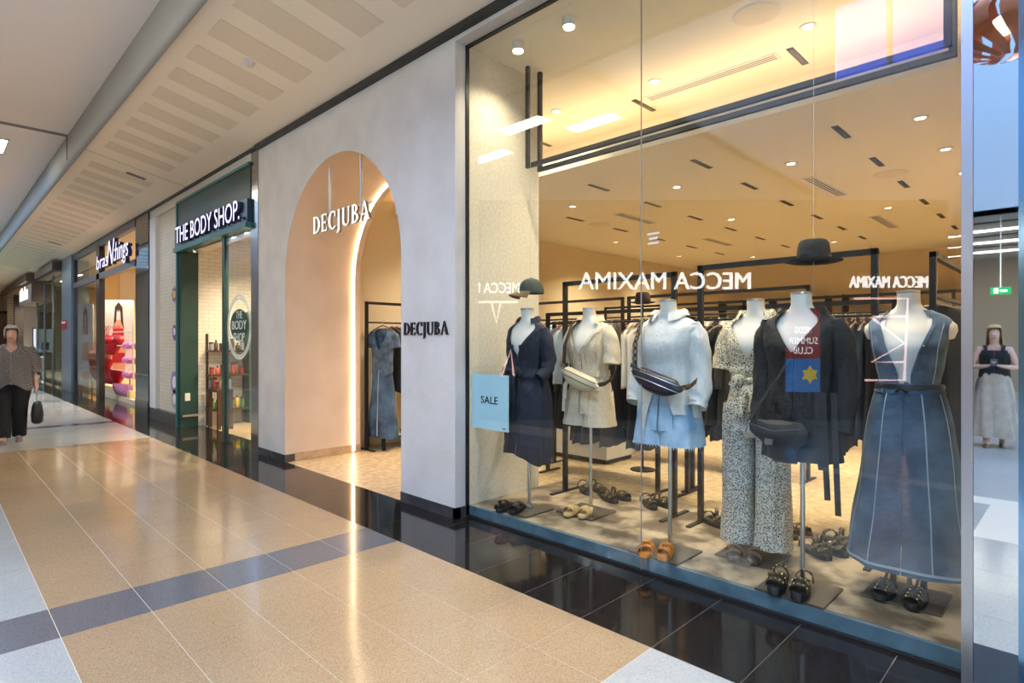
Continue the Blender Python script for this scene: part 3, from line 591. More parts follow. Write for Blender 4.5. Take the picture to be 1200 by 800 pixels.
poster(-20.55, 3.24, .35, .5, 2.2, 'faint poster of a woman in white behind the left pane', HAIRP, mat('poster_white', '#E8E4E0', .6), R(35))
dp = T('display_plinth', 'low cream plinth in the lingerie shop entrance', 'plinth', (0, 0, 0))
B(-20.0, -15.6, 3.42, 3.72, 0, .1).build('base', PBASE, dp); B(-19.6, -16.3, 3.44, 3.7, .1, .28).build('step', mat('display_cream', '#E3CB96', .5), dp)
RED = mat('red_satin', '#C3121F', .35, col2='#9C0D18', scale=30); PINK = mat('pink_lace', '#C9548F', .5, col2='#E7B4D3', scale=40); REDL = mat('red_gold_lace', '#C2503A', .5, col2='#D9A06A', scale=45)
bra_me = None
def bra_meshes():
    cup = MB()
    for s in (-1, 1):
        cup.loft([[(s * .085 + .085 * q * math.cos(a), -.055 * math.sqrt(max(0, 1 - q * q)) , .075 * q * math.sin(a)) for a in [2 * math.pi * k / 12 for k in range(12)]] for q in (.05, .4, .75, 1)], True)
    band = MB().tube([(-.17, 0, -.05), (-.08, -.01, -.085), (0, -.005, -.06), (.08, -.01, -.085), (.17, 0, -.05)], .014, 6, .5)
    st = MB()
    for s in (-1, 1): st.tube([(s * .09, -.01, .07), (s * .1, .01, .16), (s * .07, .03, .22)], .006, 5)
    return cup, band, st
def bra(x, y, z, m, label, sc=1.0, group='red bras on the display'):
    global bra_me
    t = T('bra', label, 'bra', (x, y, z), R(40), group); t.scale = (sc,) * 3
    if bra_me is None: bra_me = {}
    if m.name not in bra_me:
        a, b, c = bra_meshes(); bra_me[m.name] = (a.mesh('cups', m, True), b.mesh('band', m, True), c.mesh('straps', m, True))
    for me, n in zip(bra_me[m.name], ('cups', 'band', 'straps')): inst(me, n, t)
pt_me = {}
def panty(x, y, z, m, label, group, sc=1):
    t = T('briefs', label, 'underwear', (x, y, z), R(40 + rn.uniform(-12, 12)), group); t.scale = (sc,) * 3
    if m.name not in pt_me:
        a = MB().loft([[(w * math.sin(q), -d * math.cos(q), zz + .01 * math.cos(5 * q)) for q in [2 * math.pi * k / 16 for k in range(16)]] for w, d, zz in ((.16, .05, .0), (.17, .06, -.08), (.13, .06, -.16), (.05, .045, -.25), (.01, .02, -.28))], False, True)
        b = MB().loft([[((w) * math.sin(q), -d * math.cos(q), zz) for q in [2 * math.pi * k / 16 for k in range(16)]] for w, d, zz in ((.163, .053, .012), (.168, .058, -.012))])
        pt_me[m.name] = (a.mesh('cloth', m, True), b.mesh('waistband', m, True))
    for me, n in zip(pt_me[m.name], ('cloth', 'waistband')): inst(me, n, t)
rk = T('display_rail', 'white double rail holding red lingerie', 'rack', (0, 0, 0)); WH = mat('rail_white', '#D8CDB8', .4)
for za, zb in ((.72, .74), (1.36, 1.38), (1.72, 1.74)): MB().cyl((-20.2, 3.55, za), (-16.5, 3.55, za), .015, n=6).build('rail', WH, rk)
for xx in (-20.2, -16.5): MB().cyl((xx, 3.55, .1), (xx, 3.55, 1.9), .02, n=6).build('upright', WH, rk)
for k in range(5): bra(-19.1 + k * .2, 3.5, 1.5 + .03 * (k % 2), RED, 'red satin bra, %s from the left, in the top cluster' % ordw(k), 1.7)
for k in range(5): panty(-19.1 + k * .2, 3.5, 1.42, RED, 'red satin briefs, %s from the left, in the top cluster' % ordw(k), 'upper red briefs', 1.1)
for k in range(4): bra(-20.1 + k * .27, 3.42, 1.1, REDL, 'red and gold lace bra, %s from the left' % ordw(k), 1.6)
for k in range(6): panty(-20.2 + k * .25, 3.42, .98, RED, 'red satin briefs, %s from the left, under the lace bras' % ordw(k), 'middle red briefs', 1.25)
for k in range(12): panty(-20.1 + k * .22, 3.45, .70, RED, 'red satin briefs, %s from the left, in the long bottom row' % ordw(k), 'bottom row of red briefs', 1.25)
for k in range(6): bra(-16.9 + (k % 2) * .3, 3.55, .66 + (k // 2) * .36, PINK, 'pink floral bra beside the dark pier, %s column, %s row from the bottom' % (('left', 'right')[k % 2], ordw(k // 2)), 1.1, 'pink bras')
for k in range(10): panty(-17.6 + (k % 5) * .24, 3.5 - .06 * (k // 5), .3 + .1 * (k // 5), PINK, 'pink frilled briefs on the cream plinth, %s from the left in the %s layer' % (ordw(k % 5), ('lower', 'upper')[k // 5]), 'pink briefs on the plinth', .95)
# ================================================================== far shops
struct('wall_grey_pillar', B(-22.7, -21.05, 2.98, 3.4, 0, 4.0), mat('pillar_grey', '#7D8A90', .3, metal=.3), 'grey metal clad pillar beside the lingerie shop')
ks = T('window_3', 'glazed front of the far gift shop', 'window'); ks['kind'] = 'structure'; del ks['category']
GL2 = glass_mat('green_glass', '#D9EAE4', .08, 1)
for a, b in ((-24.6, -22.75), (-26.6, -24.7), (-28.6, -26.7)): B(a, b, 3.0, 3.012, .05, 3.6).build('pane', GL2, ks)
for a in (-22.75, -24.7, -26.7, -28.7): B(a, a + .06, 2.98, 3.05, 0, 3.7).build('mullion', GREYF, ks)
BRN = mat('brown_cladding', '#4B352B', .35, col2='#5A4033', scale=6)
for (x0, x1, y0, z0, z1, l) in ((-27, -22.8, 2.75, 3.7, 3.95, 'brown canopy box above the far glazed shop'), (-38, -28, 2.6, 3.72, 3.96, 'long brown canopy box at the end of the corridor')):
    c = T('canopy', l, 'canopy'); B(x0, x1, y0, 3.4, z0, z1).build('box', BRN, c); B(x0 + .1, x1 - .1, y0 + .1, 3.35, z0 - .03, z0).build('underside', mat('canopy_under', '#8D7A6A', .4), c)
sb = T('shop_sign_box', 'brown projecting box with a small glowing sign on the far shop', 'sign'); B(-31.5, -27.6, 2.72, 3.3, 2.95, 3.62).build('box', mat('sign_box_grey', '#8B8178', .5), sb); B(-27.6, -27.4, 2.72, 3.3, 2.95, 3.62).build('end_panel', BRN, sb)
for k, (w, h) in enumerate(((.35, .42), (.12, .5), (.12, .36), (.12, .5), (.3, .36))): B(-30.9 + k * .5, -30.9 + k * .5 + w, 2.69, 2.72, 3.1, 3.1 + h).build('letter_stroke', emit_mat('sign_far', '#FFF1D6', 2), sb)
rd = T('notice_sign', 'small red notice stuck on the glass by the grey pillar', 'sign', (-22.2, 2.97, 1.98)); B(-.45, .45, -.01, 0, -.14, .14).build('panel', mat('notice_red', '#B02A2E', .5), rd)
for k in (-.2, .2): MB().prism([(k + .09 * math.cos(a), -.03 + .07 * math.sin(a)) for a in [6.283 * i / 14 for i in range(14)]], lambda a, b, d: (a, d, b), -.014, -.01).build('dot_print', mat('notice_dark', '#3a1214', .5), rd)
B(-.36, .36, -.014, -.01, .05, .1).build('line_print', mat('notice_white', '#D9C9C4', .5), rd)
struct('wall_taupe', B(-34.1, -34, 3.1, 6, 0, 3.9), mat('taupe_wall', '#8F857C', .7), 'taupe wall behind the far gift shop')
struct('wall_column_dark', B(-36.4, -36, 2.95, 3.35, 0, 3.9), mat('dark_column', '#33302F', .4), 'dark column near the corridor end')
struct('wall_column_tile', B(-40.4, -40, 3.0, 3.6, 0, 3.9), TILEB, 'pale tiled column near the corridor end')
struct('wall_end_side', B(-42, -28.7, 6, 6.1, 0, 4), mat('taupe_wall', '#8F857C', .7), 'taupe back wall of the far shops')
struct('wall_end_return', B(-42.1, -42, 3.4, 6.1, 0, 4), mat('end_wall', '#A69A8A', .8), 'beige end wall of the corridor')
struct('ceiling_far_shops', B(-42, -22, 3.05, 6.1, 3.85, 3.95), CREAM, 'cream ceiling of the far shops')
struct('floor_far_shops', B(-42, -22, 3.4, 6.1, -.05, 0), mat('pale_shop_floor', '#B79D7C', .3), 'floor of the far shops')
dr = T('door_1', 'brown timber double door in the end wall', 'door', (-41.98, 1.9, 0)); dr['kind'] = 'structure'; del dr['category']
B(0, .06, -1.1, 1.2, 0, 3.0).build('door_leaf', mat('door_brown', '#6E4B37', .4, col2='#7D563F', scale=5), dr); B(0, .1, 1.2, 1.35, 0, 3.15).build('door_frame', BLK, dr); B(0, .1, -1.1, 1.35, 3.0, 3.15).build('door_frame', BLK, dr)
sc = T('screen', 'white advertising screen on the taupe wall', 'screen', (-33.98, 3.75, 0)); B(0, .05, -.35, .45, .95, 2.1).build('frame', BLK, sc); B(.05, .06, -.32, .42, .99, 2.06).build('display', emit_mat('screen_glow', '#DDE2F2', .8), sc)
for x, y in ((-24, 3.9), (-27, 3.9), (-31, 3.9), (-35, 3.6)): downlight(x, y, 3.85, 'round downlight inside the far shops, %s' % {-24: 'nearest the grey pillar', -27: 'second from the pillar', -31: 'third from the pillar', -35: 'near the corridor end'}[x], 650)
WHF = mat('white_frame', '#D5D8D5', .4); DKB = mat('dark_box', '#2A3034', .4)
for k, (x, y, w) in enumerate(((-23.6, 3.3, 1.3), (-25.6, 3.35, 1.4), (-29.5, 2.8, 1.6), (-31.6, 2.85, 1.6))):
    t = T('display_counter', ('white display counter nearest the grey pillar', 'second white display counter behind the far glass', 'white trestle counter left of the far glass', 'farthest white counter in the corridor')[k], 'counter', (x, y, 0))
    B(-w / 2, w / 2, -.05, .4, .86, .9).build('counter_top', WHF, t)
    for a in (-w / 2, w / 2 - .05):
        for b in (-.05, .35): B(a, a + .05, b, b + .05, 0, .86).build('leg', WHF, t)
    B(-w / 2 + .05, w / 2 - .05, 0, .38, .25, .28).build('shelf_board', WHF, t)
    for q in range(5):
        h = rn.uniform(.12, .34); o = tag(B(-.1, .1, -.1, .1, 0, h).build('product_box', DKB if q % 3 else mat('box_teal', '#2E5C63', .4), None, loc=(x - w / 2 + .16 + q * (w - .3) / 4, y + .16, .9)), 'product box, %s from the left, on the %s far counter' % (ordw(q), ordw(k)), 'box', 'boxes on the far counters')
        o2 = tag(B(-.12, .12, -.1, .1, 0, .3).build('product_box', mat('box_pale', '#9FB0AE', .5) if q % 2 else DKB, None, loc=(x - w / 2 + .2 + q * (w - .4) / 4, y + .16, .28)), 'product box, %s from the left, on the shelf under the %s far counter' % (ordw(q), ordw(k)), 'box', 'boxes under the far counters')
ms = T('menu_screen', 'teal sign board over the far counters', 'sign', (-30.2, 3.4, 1.15)); B(-.9, .9, 0, .05, 0, .3).build('board', mat('board_teal', '#1F5563', .4), ms); B(-.7, .7, -.005, 0, .12, .17).build('line_print', mat('notice_white', '#D9C9C4', .5), ms)
B(-.03, .03, 0, .05, -1.15, 0).build('post', GREYF, ms)
# ================================================================== cloth tools
def spw(v, p): return math.copysign(abs(v) ** p, v)
class Cloth:
    def __init__(s, prof, k=(7, 11), seed=0, w=None, p=.85, cx=0):
        s.P = sorted(prof, key=lambda r: r[0]); s.k = k; s.ph = [random.Random(seed + i).uniform(0, 6.28) for i in range(4)]; s.w = w or (lambda z: 0); s.p = p; s.cx = cx
    def prm(s, z):
        P = s.P
        if z <= P[0][0]: return P[0][1:]
        if z >= P[-1][0]: return P[-1][1:]
        for i in range(len(P) - 1):
            if P[i][0] <= z <= P[i+1][0]: break
        t = (z - P[i][0]) / (P[i+1][0] - P[i][0]); a, b, c, d = P[max(i-1, 0)], P[i], P[i+1], P[min(i+2, len(P)-1)]; o = []
        for k in range(1, len(b)):
            h = c[0] - b[0]; m0 = (c[k] - a[k]) / max(1e-6, c[0] - a[0]) * h; m1 = (d[k] - b[k]) / max(1e-6, d[0] - b[0]) * h
            o.append((2*t**3 - 3*t*t + 1) * b[k] + (t**3 - 2*t*t + t) * m0 + (-2*t**3 + 3*t*t) * c[k] + (t**3 - t*t) * m1)
        return o
    def pt(s, th, z, off=0, dz=0):
        q = s.prm(z); rx, ry, cy = q[:3]; amp = q[3] if len(q) > 3 else 0
        f = 1 + amp * (math.sin(s.k[0] * th + s.ph[0] + 1.3 * math.sin(3 * z + s.ph[1])) + .6 * math.sin(s.k[1] * th + s.ph[2] - 4 * z) + .5 * math.sin(14 * z + 3 * th + s.ph[3]))
        return (s.cx + (rx * f + off) * spw(math.sin(th), s.p), cy - (ry * f + off) * spw(math.cos(th), s.p), z + dz)
    def sheet(s, z1, z0, n=56, m=36, hem=None, off=0, thick=0):
        rows = []
        for j in range(m + 1):
            t = j / m; row = []
            for i in range(n + 1):
                zz = z1 + (z0 - z1) * t; w = max(.002, s.w(zz)); th = w + (2 * math.pi - 2 * w) * i / n
                h = hem(th) * t * t if hem else 0
                row.append(s.pt(th, zz, off, h))
            rows.append(row)
        mb = MB(); mb.loft(rows, closed=False)
        if thick:
            mb2 = [[tuple(Vector(p) * 1) for p in r] for r in rows]
        return mb
    def patch(s, a0, a1, z0, z1, off=.004, n=6, m=6, rim=True):
        rows = [[s.pt(a0 + (a1 - a0) * i / n, z1 + (z0 - z1) * j / m, off) for i in range(n + 1)] for j in range(m + 1)]
        mb = MB(); mb.loft(rows, closed=False)
        if rim:
            edge = [(i, 0) for i in range(n)] + [(n, j) for j in range(m)] + [(i, m) for i in range(n, 0, -1)] + [(0, j) for j in range(m, 0, -1)]
            e = [(a0 + (a1 - a0) * i / n, z1 + (z0 - z1) * j / m) for i, j in edge]; mb.loft([[s.pt(a, z, off) for a, z in e], [s.pt(a, z, -.002) for a, z in e]])
        return mb
    def band(s, z0, z1, off=.008, n=60, m=3):
        rows = []
        for j in range(m + 1): rows.append([s.pt(2 * math.pi * i / n, z1 + (z0 - z1) * j / m, off) for i in range(n)])
        return MB().loft(rows)
    def strip(s, thf, z0, z1, wd=.004, off=.003, m=24):
        rows = []
        for j in range(m + 1):
            z = z1 + (z0 - z1) * j / m; th = thf(z) if callable(thf) else thf; rx = max(.04, s.prm(z)[0]); rows.append([s.pt(th - wd / rx, z, off), s.pt(th, z, off + .0015), s.pt(th + wd / rx, z, off)])
        return MB().loft(rows, closed=False)
    def lapel(s, side, z0, z1, wf, off=.010, m=18):
        rows = []
        for j in range(m + 1):
            t = j / m; z = z1 + (z0 - z1) * t; rx = max(.05, s.prm(z)[0]); w = s.w(z); r = []
            for q in range(5): r.append(s.pt(side * (w + wf(t) / rx * q / 4), z, off * (1 if q else .5)))
            rows.append(r)
        return MB().loft(rows, closed=False)
    def collar(s, z, h=.045, flare=.035, n=36, w=.35):
        rows = []
        for o, dz in ((0, 0), (.004, h * .6), (.008, h * .85), (flare * .55, h * .7), (flare, h * .7 - .035)):
            r = []
            for i in range(n + 1):
                th = w + (2 * math.pi - 2 * w) * i / n; fr = max(0, math.cos(th)); r.append(s.pt(th, z, o, dz - (.03 * fr * (o > .006)) - .012 * fr))
            rows.append(r)
        return MB().loft(rows, closed=False)
def sleeve(pts, rad, flat=1.0, amp=.06, seed=0, n=18, sub=5, cap=False):
    rr = random.Random(seed); ph = rr.uniform(0, 6); P = [Vector(p) for p in pts]; Q = []; Rr = []
    for i in range(len(P) - 1):
        for k in range(sub):
            t = k / sub; Q.append(P[i].lerp(P[i+1], t)); Rr.append(rad[i] + (rad[i+1] - rad[i]) * t)
    Q.append(P[-1]); Rr.append(rad[-1])
    S = [Q[0]] + [(Q[i-1] + Q[i] * 2 + Q[i+1]) / 4 for i in range(1, len(Q) - 1)] + [Q[-1]]; rings = []
    for i, p in enumerate(S):
        d = (S[min(i + 1, len(S) - 1)] - S[max(i - 1, 0)]).normalized(); a = Vector((0, 1, 0)); a = (a - d * a.dot(d)).normalized(); b = d.cross(a)
        rings.append([p + (a * math.cos(t) * flat + b * math.sin(t)) * Rr[i] * (1 + amp * math.sin(3 * t + i * 1.1 + ph) + amp * .7 * math.sin(5 * t - i * .8)) for t in [2 * math.pi * k / n for k in range(n)]])
    return MB().loft(rings, cap, cap)
def ribbon(pts, wdir, w, thick=.003):
    P = [Vector(p) for p in pts]; wd = Vector(wdir).normalized() * w / 2; rings = []
    for i, p in enumerate(P):
        d = (P[min(i + 1, len(P) - 1)] - P[max(i - 1, 0)]).normalized(); nn = d.cross(wd).normalized() * thick / 2; rings.append([p - wd - nn, p + wd - nn, p + wd + nn, p - wd + nn])
    return MB().loft(rings, True, True)
# ================================================================== mannequins
FORM = mat('mannequin_white', '#DAD2C6', .45); PLATE = mat('steel_base_plate', '#6D655C', .35, metal=.6)
TORSO = [(.76, .14, .10, 0, 0), (.84, .168, .118, 0, 0), (.92, .175, .12, 0, 0), (1.0, .16, .11, 0, 0), (1.12, .122, .09, 0, 0), (1.22, .138, .10, -.004, 0), (1.33, .155, .122, -.014, 0), (1.41, .17, .105, -.006, 0), (1.465, .178, .075, 0, 0), (1.50, .145, .06, 0, 0), (1.527, .09, .056, 0, 0), (1.555, .058, .052, -.004, 0), (1.60, .052, .049, -.01, 0), (1.625, .053, .05, -.014, 0)]
def shirt_prof(ease=.012, hem=(.90, .2, .14, 0, .02), waist=None, amp=.022):
    o = []
    for r in TORSO:
        if r[0] < 1.1: continue
        e = ease if r[0] < 1.47 else ease * .6
        if r[0] > 1.56: continue
        o.append((r[0], r[1] + e, r[2] + e, r[3], amp if r[0] < 1.45 else amp * .2))
    if waist: o = [q for q in o if abs(q[0] - 1.12) > .01] + [waist]
    return o + [hem]
def mannequin(x, y, label, rz=0):
    t = T('mannequin', label, 'mannequin', (x, y + .05, .09), rz)
    MB().box(-.175, .175, -.215, .115, 0, .012).build('base_plate', PLATE, t)
    MB().cyl((0, .01, .012), (0, .01, .82), .0125, n=14).build('pole', CHROME, t, True); MB().lathe([(.03, 0), (.03, .012), (.016, .02)], (0, .01, .012), 14).build('pole_collar', CHROME, t, True)
    c = Cloth(TORSO, p=.9); rows = [[c.pt(2 * math.pi * i / 40, .76 + (1.625 - .76) * j / 44) for i in range(40)] for j in range(45)]
    MB().loft(rows, True, True).build('torso', FORM, t, True)
    MB().lathe([(.045, 1.625), (.054, 1.627), (.054, 1.636), (.03, 1.641)], (0, -.014, 0), 24).build('neck_cap', CHROME, t, True)
    return t
def vneck(zb, zt, wmax, pw=1.0):
    return lambda z: 0 if z <= zb else wmax * min(1, (z - zb) / (zt - zb)) ** pw

SEAMB = mat('beige_seam', '#8E7C62', .8); BTN = mat('shell_button', '#9C8B6F', .4); SEAMN = mat('navy_seam', '#30374F', .8); BTNW = mat('white_button', '#A9A6A0', .4)
# ---- 1 navy shirt dress
NAVY = mat('navy_linen', '#141827', .85, col2='#1D2236', scale=35, bump=.35, bscale=9, bdist=.06)
t = mannequin(-3.27, 3.43, 'headless mannequin in a belted navy shirt dress beside the stucco wall')
c = Cloth(shirt_prof(.014, (.36, .21, .165, .0, .06), (1.12, .14, .11, 0, .03)) + [(1.0, .19, .14, 0, .03), (.88, .205, .152, 0, .035), (.6, .205, .155, 0, .06)], (8, 13), 2, vneck(1.26, 1.54, .95))
c.sheet(1.545, .44, 72, 60, lambda th: -.04 * math.sin(th) + .02 * math.cos(3 * th)).build('dress', NAVY, t, True)
for s in (-1, 1): c.lapel(s, 1.30, 1.545, lambda q: .062 * math.sin(min(1, q * 1.4 + .15) * math.pi * .8)).build('lapel', NAVY, t, True)
c.collar(1.535, .045, .032, w=.8).build('collar', NAVY, t, True)
for s in (-1, 1):
    a = sleeve([(s * .145, 0, 1.455), (s * .185, .01, 1.36), (s * .2, .03, 1.22), (s * .2, .0, 1.13), (s * .185, -.07, 1.08)], [.06, .062, .056, .05, .042], 1, .08, 3 + s).build('sleeve', NAVY, t, True)
    sleeve([(s * .199, -.02, 1.115), (s * .184, -.075, 1.075)], [.054, .048], 1, .03, 5, sub=3).build('cuff', NAVY, a, True)
c.band(1.085, 1.15, .02).build('belt', NAVY, t, True)
MB().lathe([(.0, -.03), (.028, -.015), (.032, .01), (.0, .03)], (-.02, -.14, 1.12), 10).build('belt_knot', NAVY, t, True)
for dx, L in ((-.06, .3), (.03, .36)): ribbon([(-.02, -.145, 1.12), (-.02 + dx * .5, -.175, 1.05), (-.02 + dx, -.18, 1.12 - L)], (1, 0, 0), .035).build('belt_tail', NAVY, t, True)
for s in (-1, 1): c.patch(s * .35 - .2, s * .35 + .2, 1.24, 1.34, .006).build('pocket', NAVY, t, True)
for k in range(6): MB().lathe([(0, -.006), (.007, 0), (0, .006)], c.pt(.02, 1.05 - .09 * k, .008), 8).build('button', SEAMN, t, True)
c.strip(.06, .48, 1.26, .0025, .003, 30).build('placket_seam', SEAMN, t, True)
for s in (-1, 1): sleeve([(-.02, -.15, 1.12), (-.02 + s * .06, -.185, 1.15), (-.02 + s * .1, -.17, 1.105)], [.01, .028, .022], .5, .1, 4, cap=True).build('belt_bow', NAVY, t, True)
# ---- 2 beige playsuit
BEIGE = mat('beige_linen', '#BFAE95', .85, col2='#CDBDA4', scale=60, bump=.3, bscale=9, bdist=.06)
t = mannequin(-2.87, 3.73, 'headless mannequin in a beige short-sleeved playsuit with short trousers')
c = Cloth(shirt_prof(.024, (.98, .178, .13, 0, .03), (1.12, .15, .115, 0, .03)), (7, 12), 12, vneck(1.28, 1.54, .85))
c.sheet(1.545, .98, 64, 44).build('shirt', BEIGE, t, True)
for s in (-1, 1):
    c.lapel(s, 1.32, 1.545, lambda q: .058 * math.sin(min(1, q * 1.5 + .15) * math.pi * .8)).build('lapel', BEIGE, t, True)
    p = c.patch(s * .55 - .28, s * .55 + .28, 1.2, 1.32, .007).build('pocket', BEIGE, t, True); c.patch(s * .55 - .3, s * .55 + .3, 1.29, 1.325, .011).build('flap', BEIGE, p, True)
    sleeve([(s * .145, 0, 1.46), (s * .19, 0, 1.39), (s * .21, 0, 1.27), (s * .215, -.01, 1.19)], [.062, .068, .07, .072], 1, .05, 8 + s).build('sleeve', BEIGE, t, True)
    lc = Cloth([(.70, .125, .14, -.005, .03), (.85, .11, .13, 0, .025), (1.0, .09, .12, 0, .02)], (5, 9), 20 + s, cx=s * .09); lc.sheet(.97, .70, 36, 20).build('short_leg', BEIGE, t, True)
    lc.band(.70, .735, .004, 36).build('cuff', BEIGE, t, True)
hc = Cloth([(.80, .205, .14, 0, .02), (.9, .195, .135, 0, .02), (1.02, .17, .122, 0, .02), (1.12, .148, .112, 0, .02)], (6, 11), 31); hc.sheet(1.13, .80, 50, 18).build('shorts_yoke', BEIGE, t, True)
c.collar(1.535, .045, .032, w=.75).build('collar', BEIGE, t, True); c.band(1.09, 1.14, .012).build('belt', BEIGE, t, True)
for dx, L in ((-.1, .3), (-.07, .2)): ribbon([(-.08, -.15, 1.11), (-.08 + dx * .4, -.175, 1.02), (-.08 + dx * .5, -.18, 1.11 - L)], (1, 0, 0), .03).build('belt_tail', BEIGE, t, True)
for k in range(4): MB().lathe([(0, -.006), (.007, 0), (0, .006)], c.pt(.02, 1.26 - .04 * k, .008), 8).build('button', BTN, t, True)
for s in (-1, 1): c.strip(s * .55 - .28, 1.2, 1.3, .002, .009, 6).build('pocket_seam', SEAMB, t, True); c.strip(s * .55 + .28, 1.2, 1.3, .002, .009, 6).build('pocket_seam', SEAMB, t, True)
hc.strip(0, .8, 1.1, .0025, .004, 14).build('fly_seam', SEAMB, t, True); c.strip(.06, 1.0, 1.27, .002, .003, 14).build('placket_seam', SEAMB, t, True)
def belt_bag(x, y, z, label, m, ms, mz, rot, sc=1.0, strap_top=(-.09, -.08, 1.53), body_z=1.09, tilt=-.32):
    t = T('belt_bag', label, 'bag', (x, y, .09)); q = Matrix.Rotation(tilt, 4, 'Y'); o = Vector((.03, -.19, body_z))
    prof = []
    for k in range(21):
        u = -1 + k / 10; w = .165 * sc; hh = .075 * sc * max(.08, (1 - abs(u) ** 2.6)); top = .028; ring_ = []
        for j in range(14):
            a = 2 * math.pi * j / 14; cz = math.sin(a); ring_.append(o + q @ Vector((u * w, -.045 * sc * math.cos(a) * max(.2, 1 - abs(u) ** 3), (cz * hh if cz < 0 else cz * min(hh, .045 * sc)) )))
        prof.append(ring_)
    MB().loft(prof, True, True).build('pouch', m, t, True)
    for dz_, nm in ((.03, 'zip'), (-.005, 'pocket_seam')): MB().tube([o + q @ Vector((u * .15 * sc, -.05 * sc * math.sqrt(max(.05, 1 - (u * .95) ** 2)) - .002, dz_ * sc - .01 * u * u)) for u in [-1 + i / 8 for i in range(17)]], .004, 5).build(nm, mz, t, True)
    a = o + q @ Vector((-.15 * sc, 0, .01)); b = o + q @ Vector((.15 * sc, 0, .01)); st = Vector(strap_top)
    ribbon([a, (a + st) / 2 + Vector((-.01, -.045, 0)), st + Vector((-.005, -.035, -.02)), st, st + Vector((.03, .08, .005))], (1, 0, .35), .038).build('strap', ms, t, True)
    ribbon([b, b + Vector((.03, .06, .01)), b + Vector((.035, .16, .05)), b + Vector((-.03, .3, .15)), (.02, .155, 1.4), st + Vector((.03, .08, .005))], (.1, .2, 1), .034).build('strap', ms, t, True)
    MB().box(-.022, .022, -.006, .006, -.014, .014, Matrix.Translation(a + Vector((.0, -.012, .03))) @ q).build('buckle', mz, t)
    return t
belt_bag(-2.85, 3.77, 0, 'cream belt bag with dark brown strap across the beige playsuit', mat('cream_leather', '#CDBE9F', .45, bump=.1), mat('brown_strap', '#33261E', .6), mat('taupe_zip', '#6E604F', .4), 0, 1.15, (-.1, -.08, 1.53), 1.08, .32)
# ---- 3 white shirt and denim shorts
WSH = mat('white_cotton', '#C6C4C0', .8, col2='#D0CECA', scale=50, bump=.3, bscale=8, bdist=.06); LDEN = mat('light_denim', '#7F9DB8', .85, col2='#A9BFD1', scale=9, detail=8, bump=.3, bscale=10, bdist=.05)
t = mannequin(-1.96, 3.38, 'headless mannequin in an oversized white shirt and pale denim shorts')
c = Cloth(shirt_prof(.03, (.80, .205, .16, 0, .05), (1.12, .172, .14, 0, .04)) + [(.95, .192, .15, 0, .05)], (7, 12), 41, lambda z: 0 if z > 1.12 else .5 * ((1.12 - z) / .3) ** .9, p=.8)
c.sheet(1.545, .83, 76, 56, lambda th: (.05 if th < math.pi else -.05) + .03 * math.sin(2 * th)).build('shirt', WSH, t, True)
c.collar(1.535, .05, .034, w=.3).build('collar', WSH, t, True); c.strip(0, 1.12, 1.53, .014, .004).build('button_placket', WSH, t, True)
for s in (-1, 1):
    sl = sleeve([(s * .15, 0, 1.46), (s * .2, 0, 1.37), (s * .215, .01, 1.2), (s * .228, -.02, 1.04), (s * .225, -.05, .98)], [.064, .07, .068, .066, .056], 1, .08, 50 + s).build('sleeve', WSH, t, True)
    sleeve([(s * .226, -.035, 1.0), (s * .226, -.06, .955)], [.058, .056], 1, .02, 3, sub=3).build('cuff', WSH, sl, True)
    lc = Cloth([(.70, .135, .15, -.005, .03), (.85, .115, .135, 0, .025), (1.0, .09, .125, 0, .02)], (5, 9), 60 + s, cx=s * .095); lg_ = lc.sheet(.97, .705, 40, 20).build('short_leg', LDEN, t, True)
    fr = MB()
    for k in range(46):
        a = 2 * math.pi * k / 46; p = Vector(lc.pt(a, .705, .001)); fr.add([p + Vector((.003, 0, 0)), p - Vector((.003, 0, 0)), p + Vector((rn.uniform(-.004, .004), 0, -rn.uniform(.008, .02)))], [(0, 1, 2)])
    fr.build('frayed_hem', mat('fray_white', '#CBD6DF', .9), t)
hc = Cloth([(.80, .215, .145, 0, .015), (.9, .2, .138, 0, .015), (1.02, .172, .124, 0, .015), (1.14, .15, .112, 0, .01)], (6, 11), 33); hc.sheet(1.14, .80, 50, 18).build('shorts_yoke', LDEN, t, True)
hc.band(1.10, 1.14, .005).build('waistband', LDEN, t, True); hc.patch(.45, .95, .82, .95, .004).build('pocket', LDEN, t, True)
hc.patch(.5, .85, .75, .765, .012).build('rip', mat('fray_white', '#CBD6DF', .9), t)
for k in range(5): MB().lathe([(0, -.006), (.006, 0), (0, .006)], c.pt(0, 1.49 - .085 * k, .008), 8).build('button', BTNW, t, True)
hc.strip(0, .8, 1.1, .003, .004, 14).build('fly_seam', mat('denim_seam', '#5A7590', .8), t, True); hc.strip(.45, .82, .95, .002, .007, 8).build('pocket_seam', mat('denim_seam', '#5A7590', .8), t, True)
belt_bag(-1.96, 3.41, 0, 'black belt bag with a patterned strap across the white shirt', mat('black_leather', '#1E2026', .3, bump=.15), mat('aztec_strap', '#2C2320', .7, col2='#8C6B3E', scale=45, kind='checker'), mat('silver_zip', '#8E8E92', .3, metal=1), 0, 1.12, (-.1, -.1, 1.53), 1.12, .30)
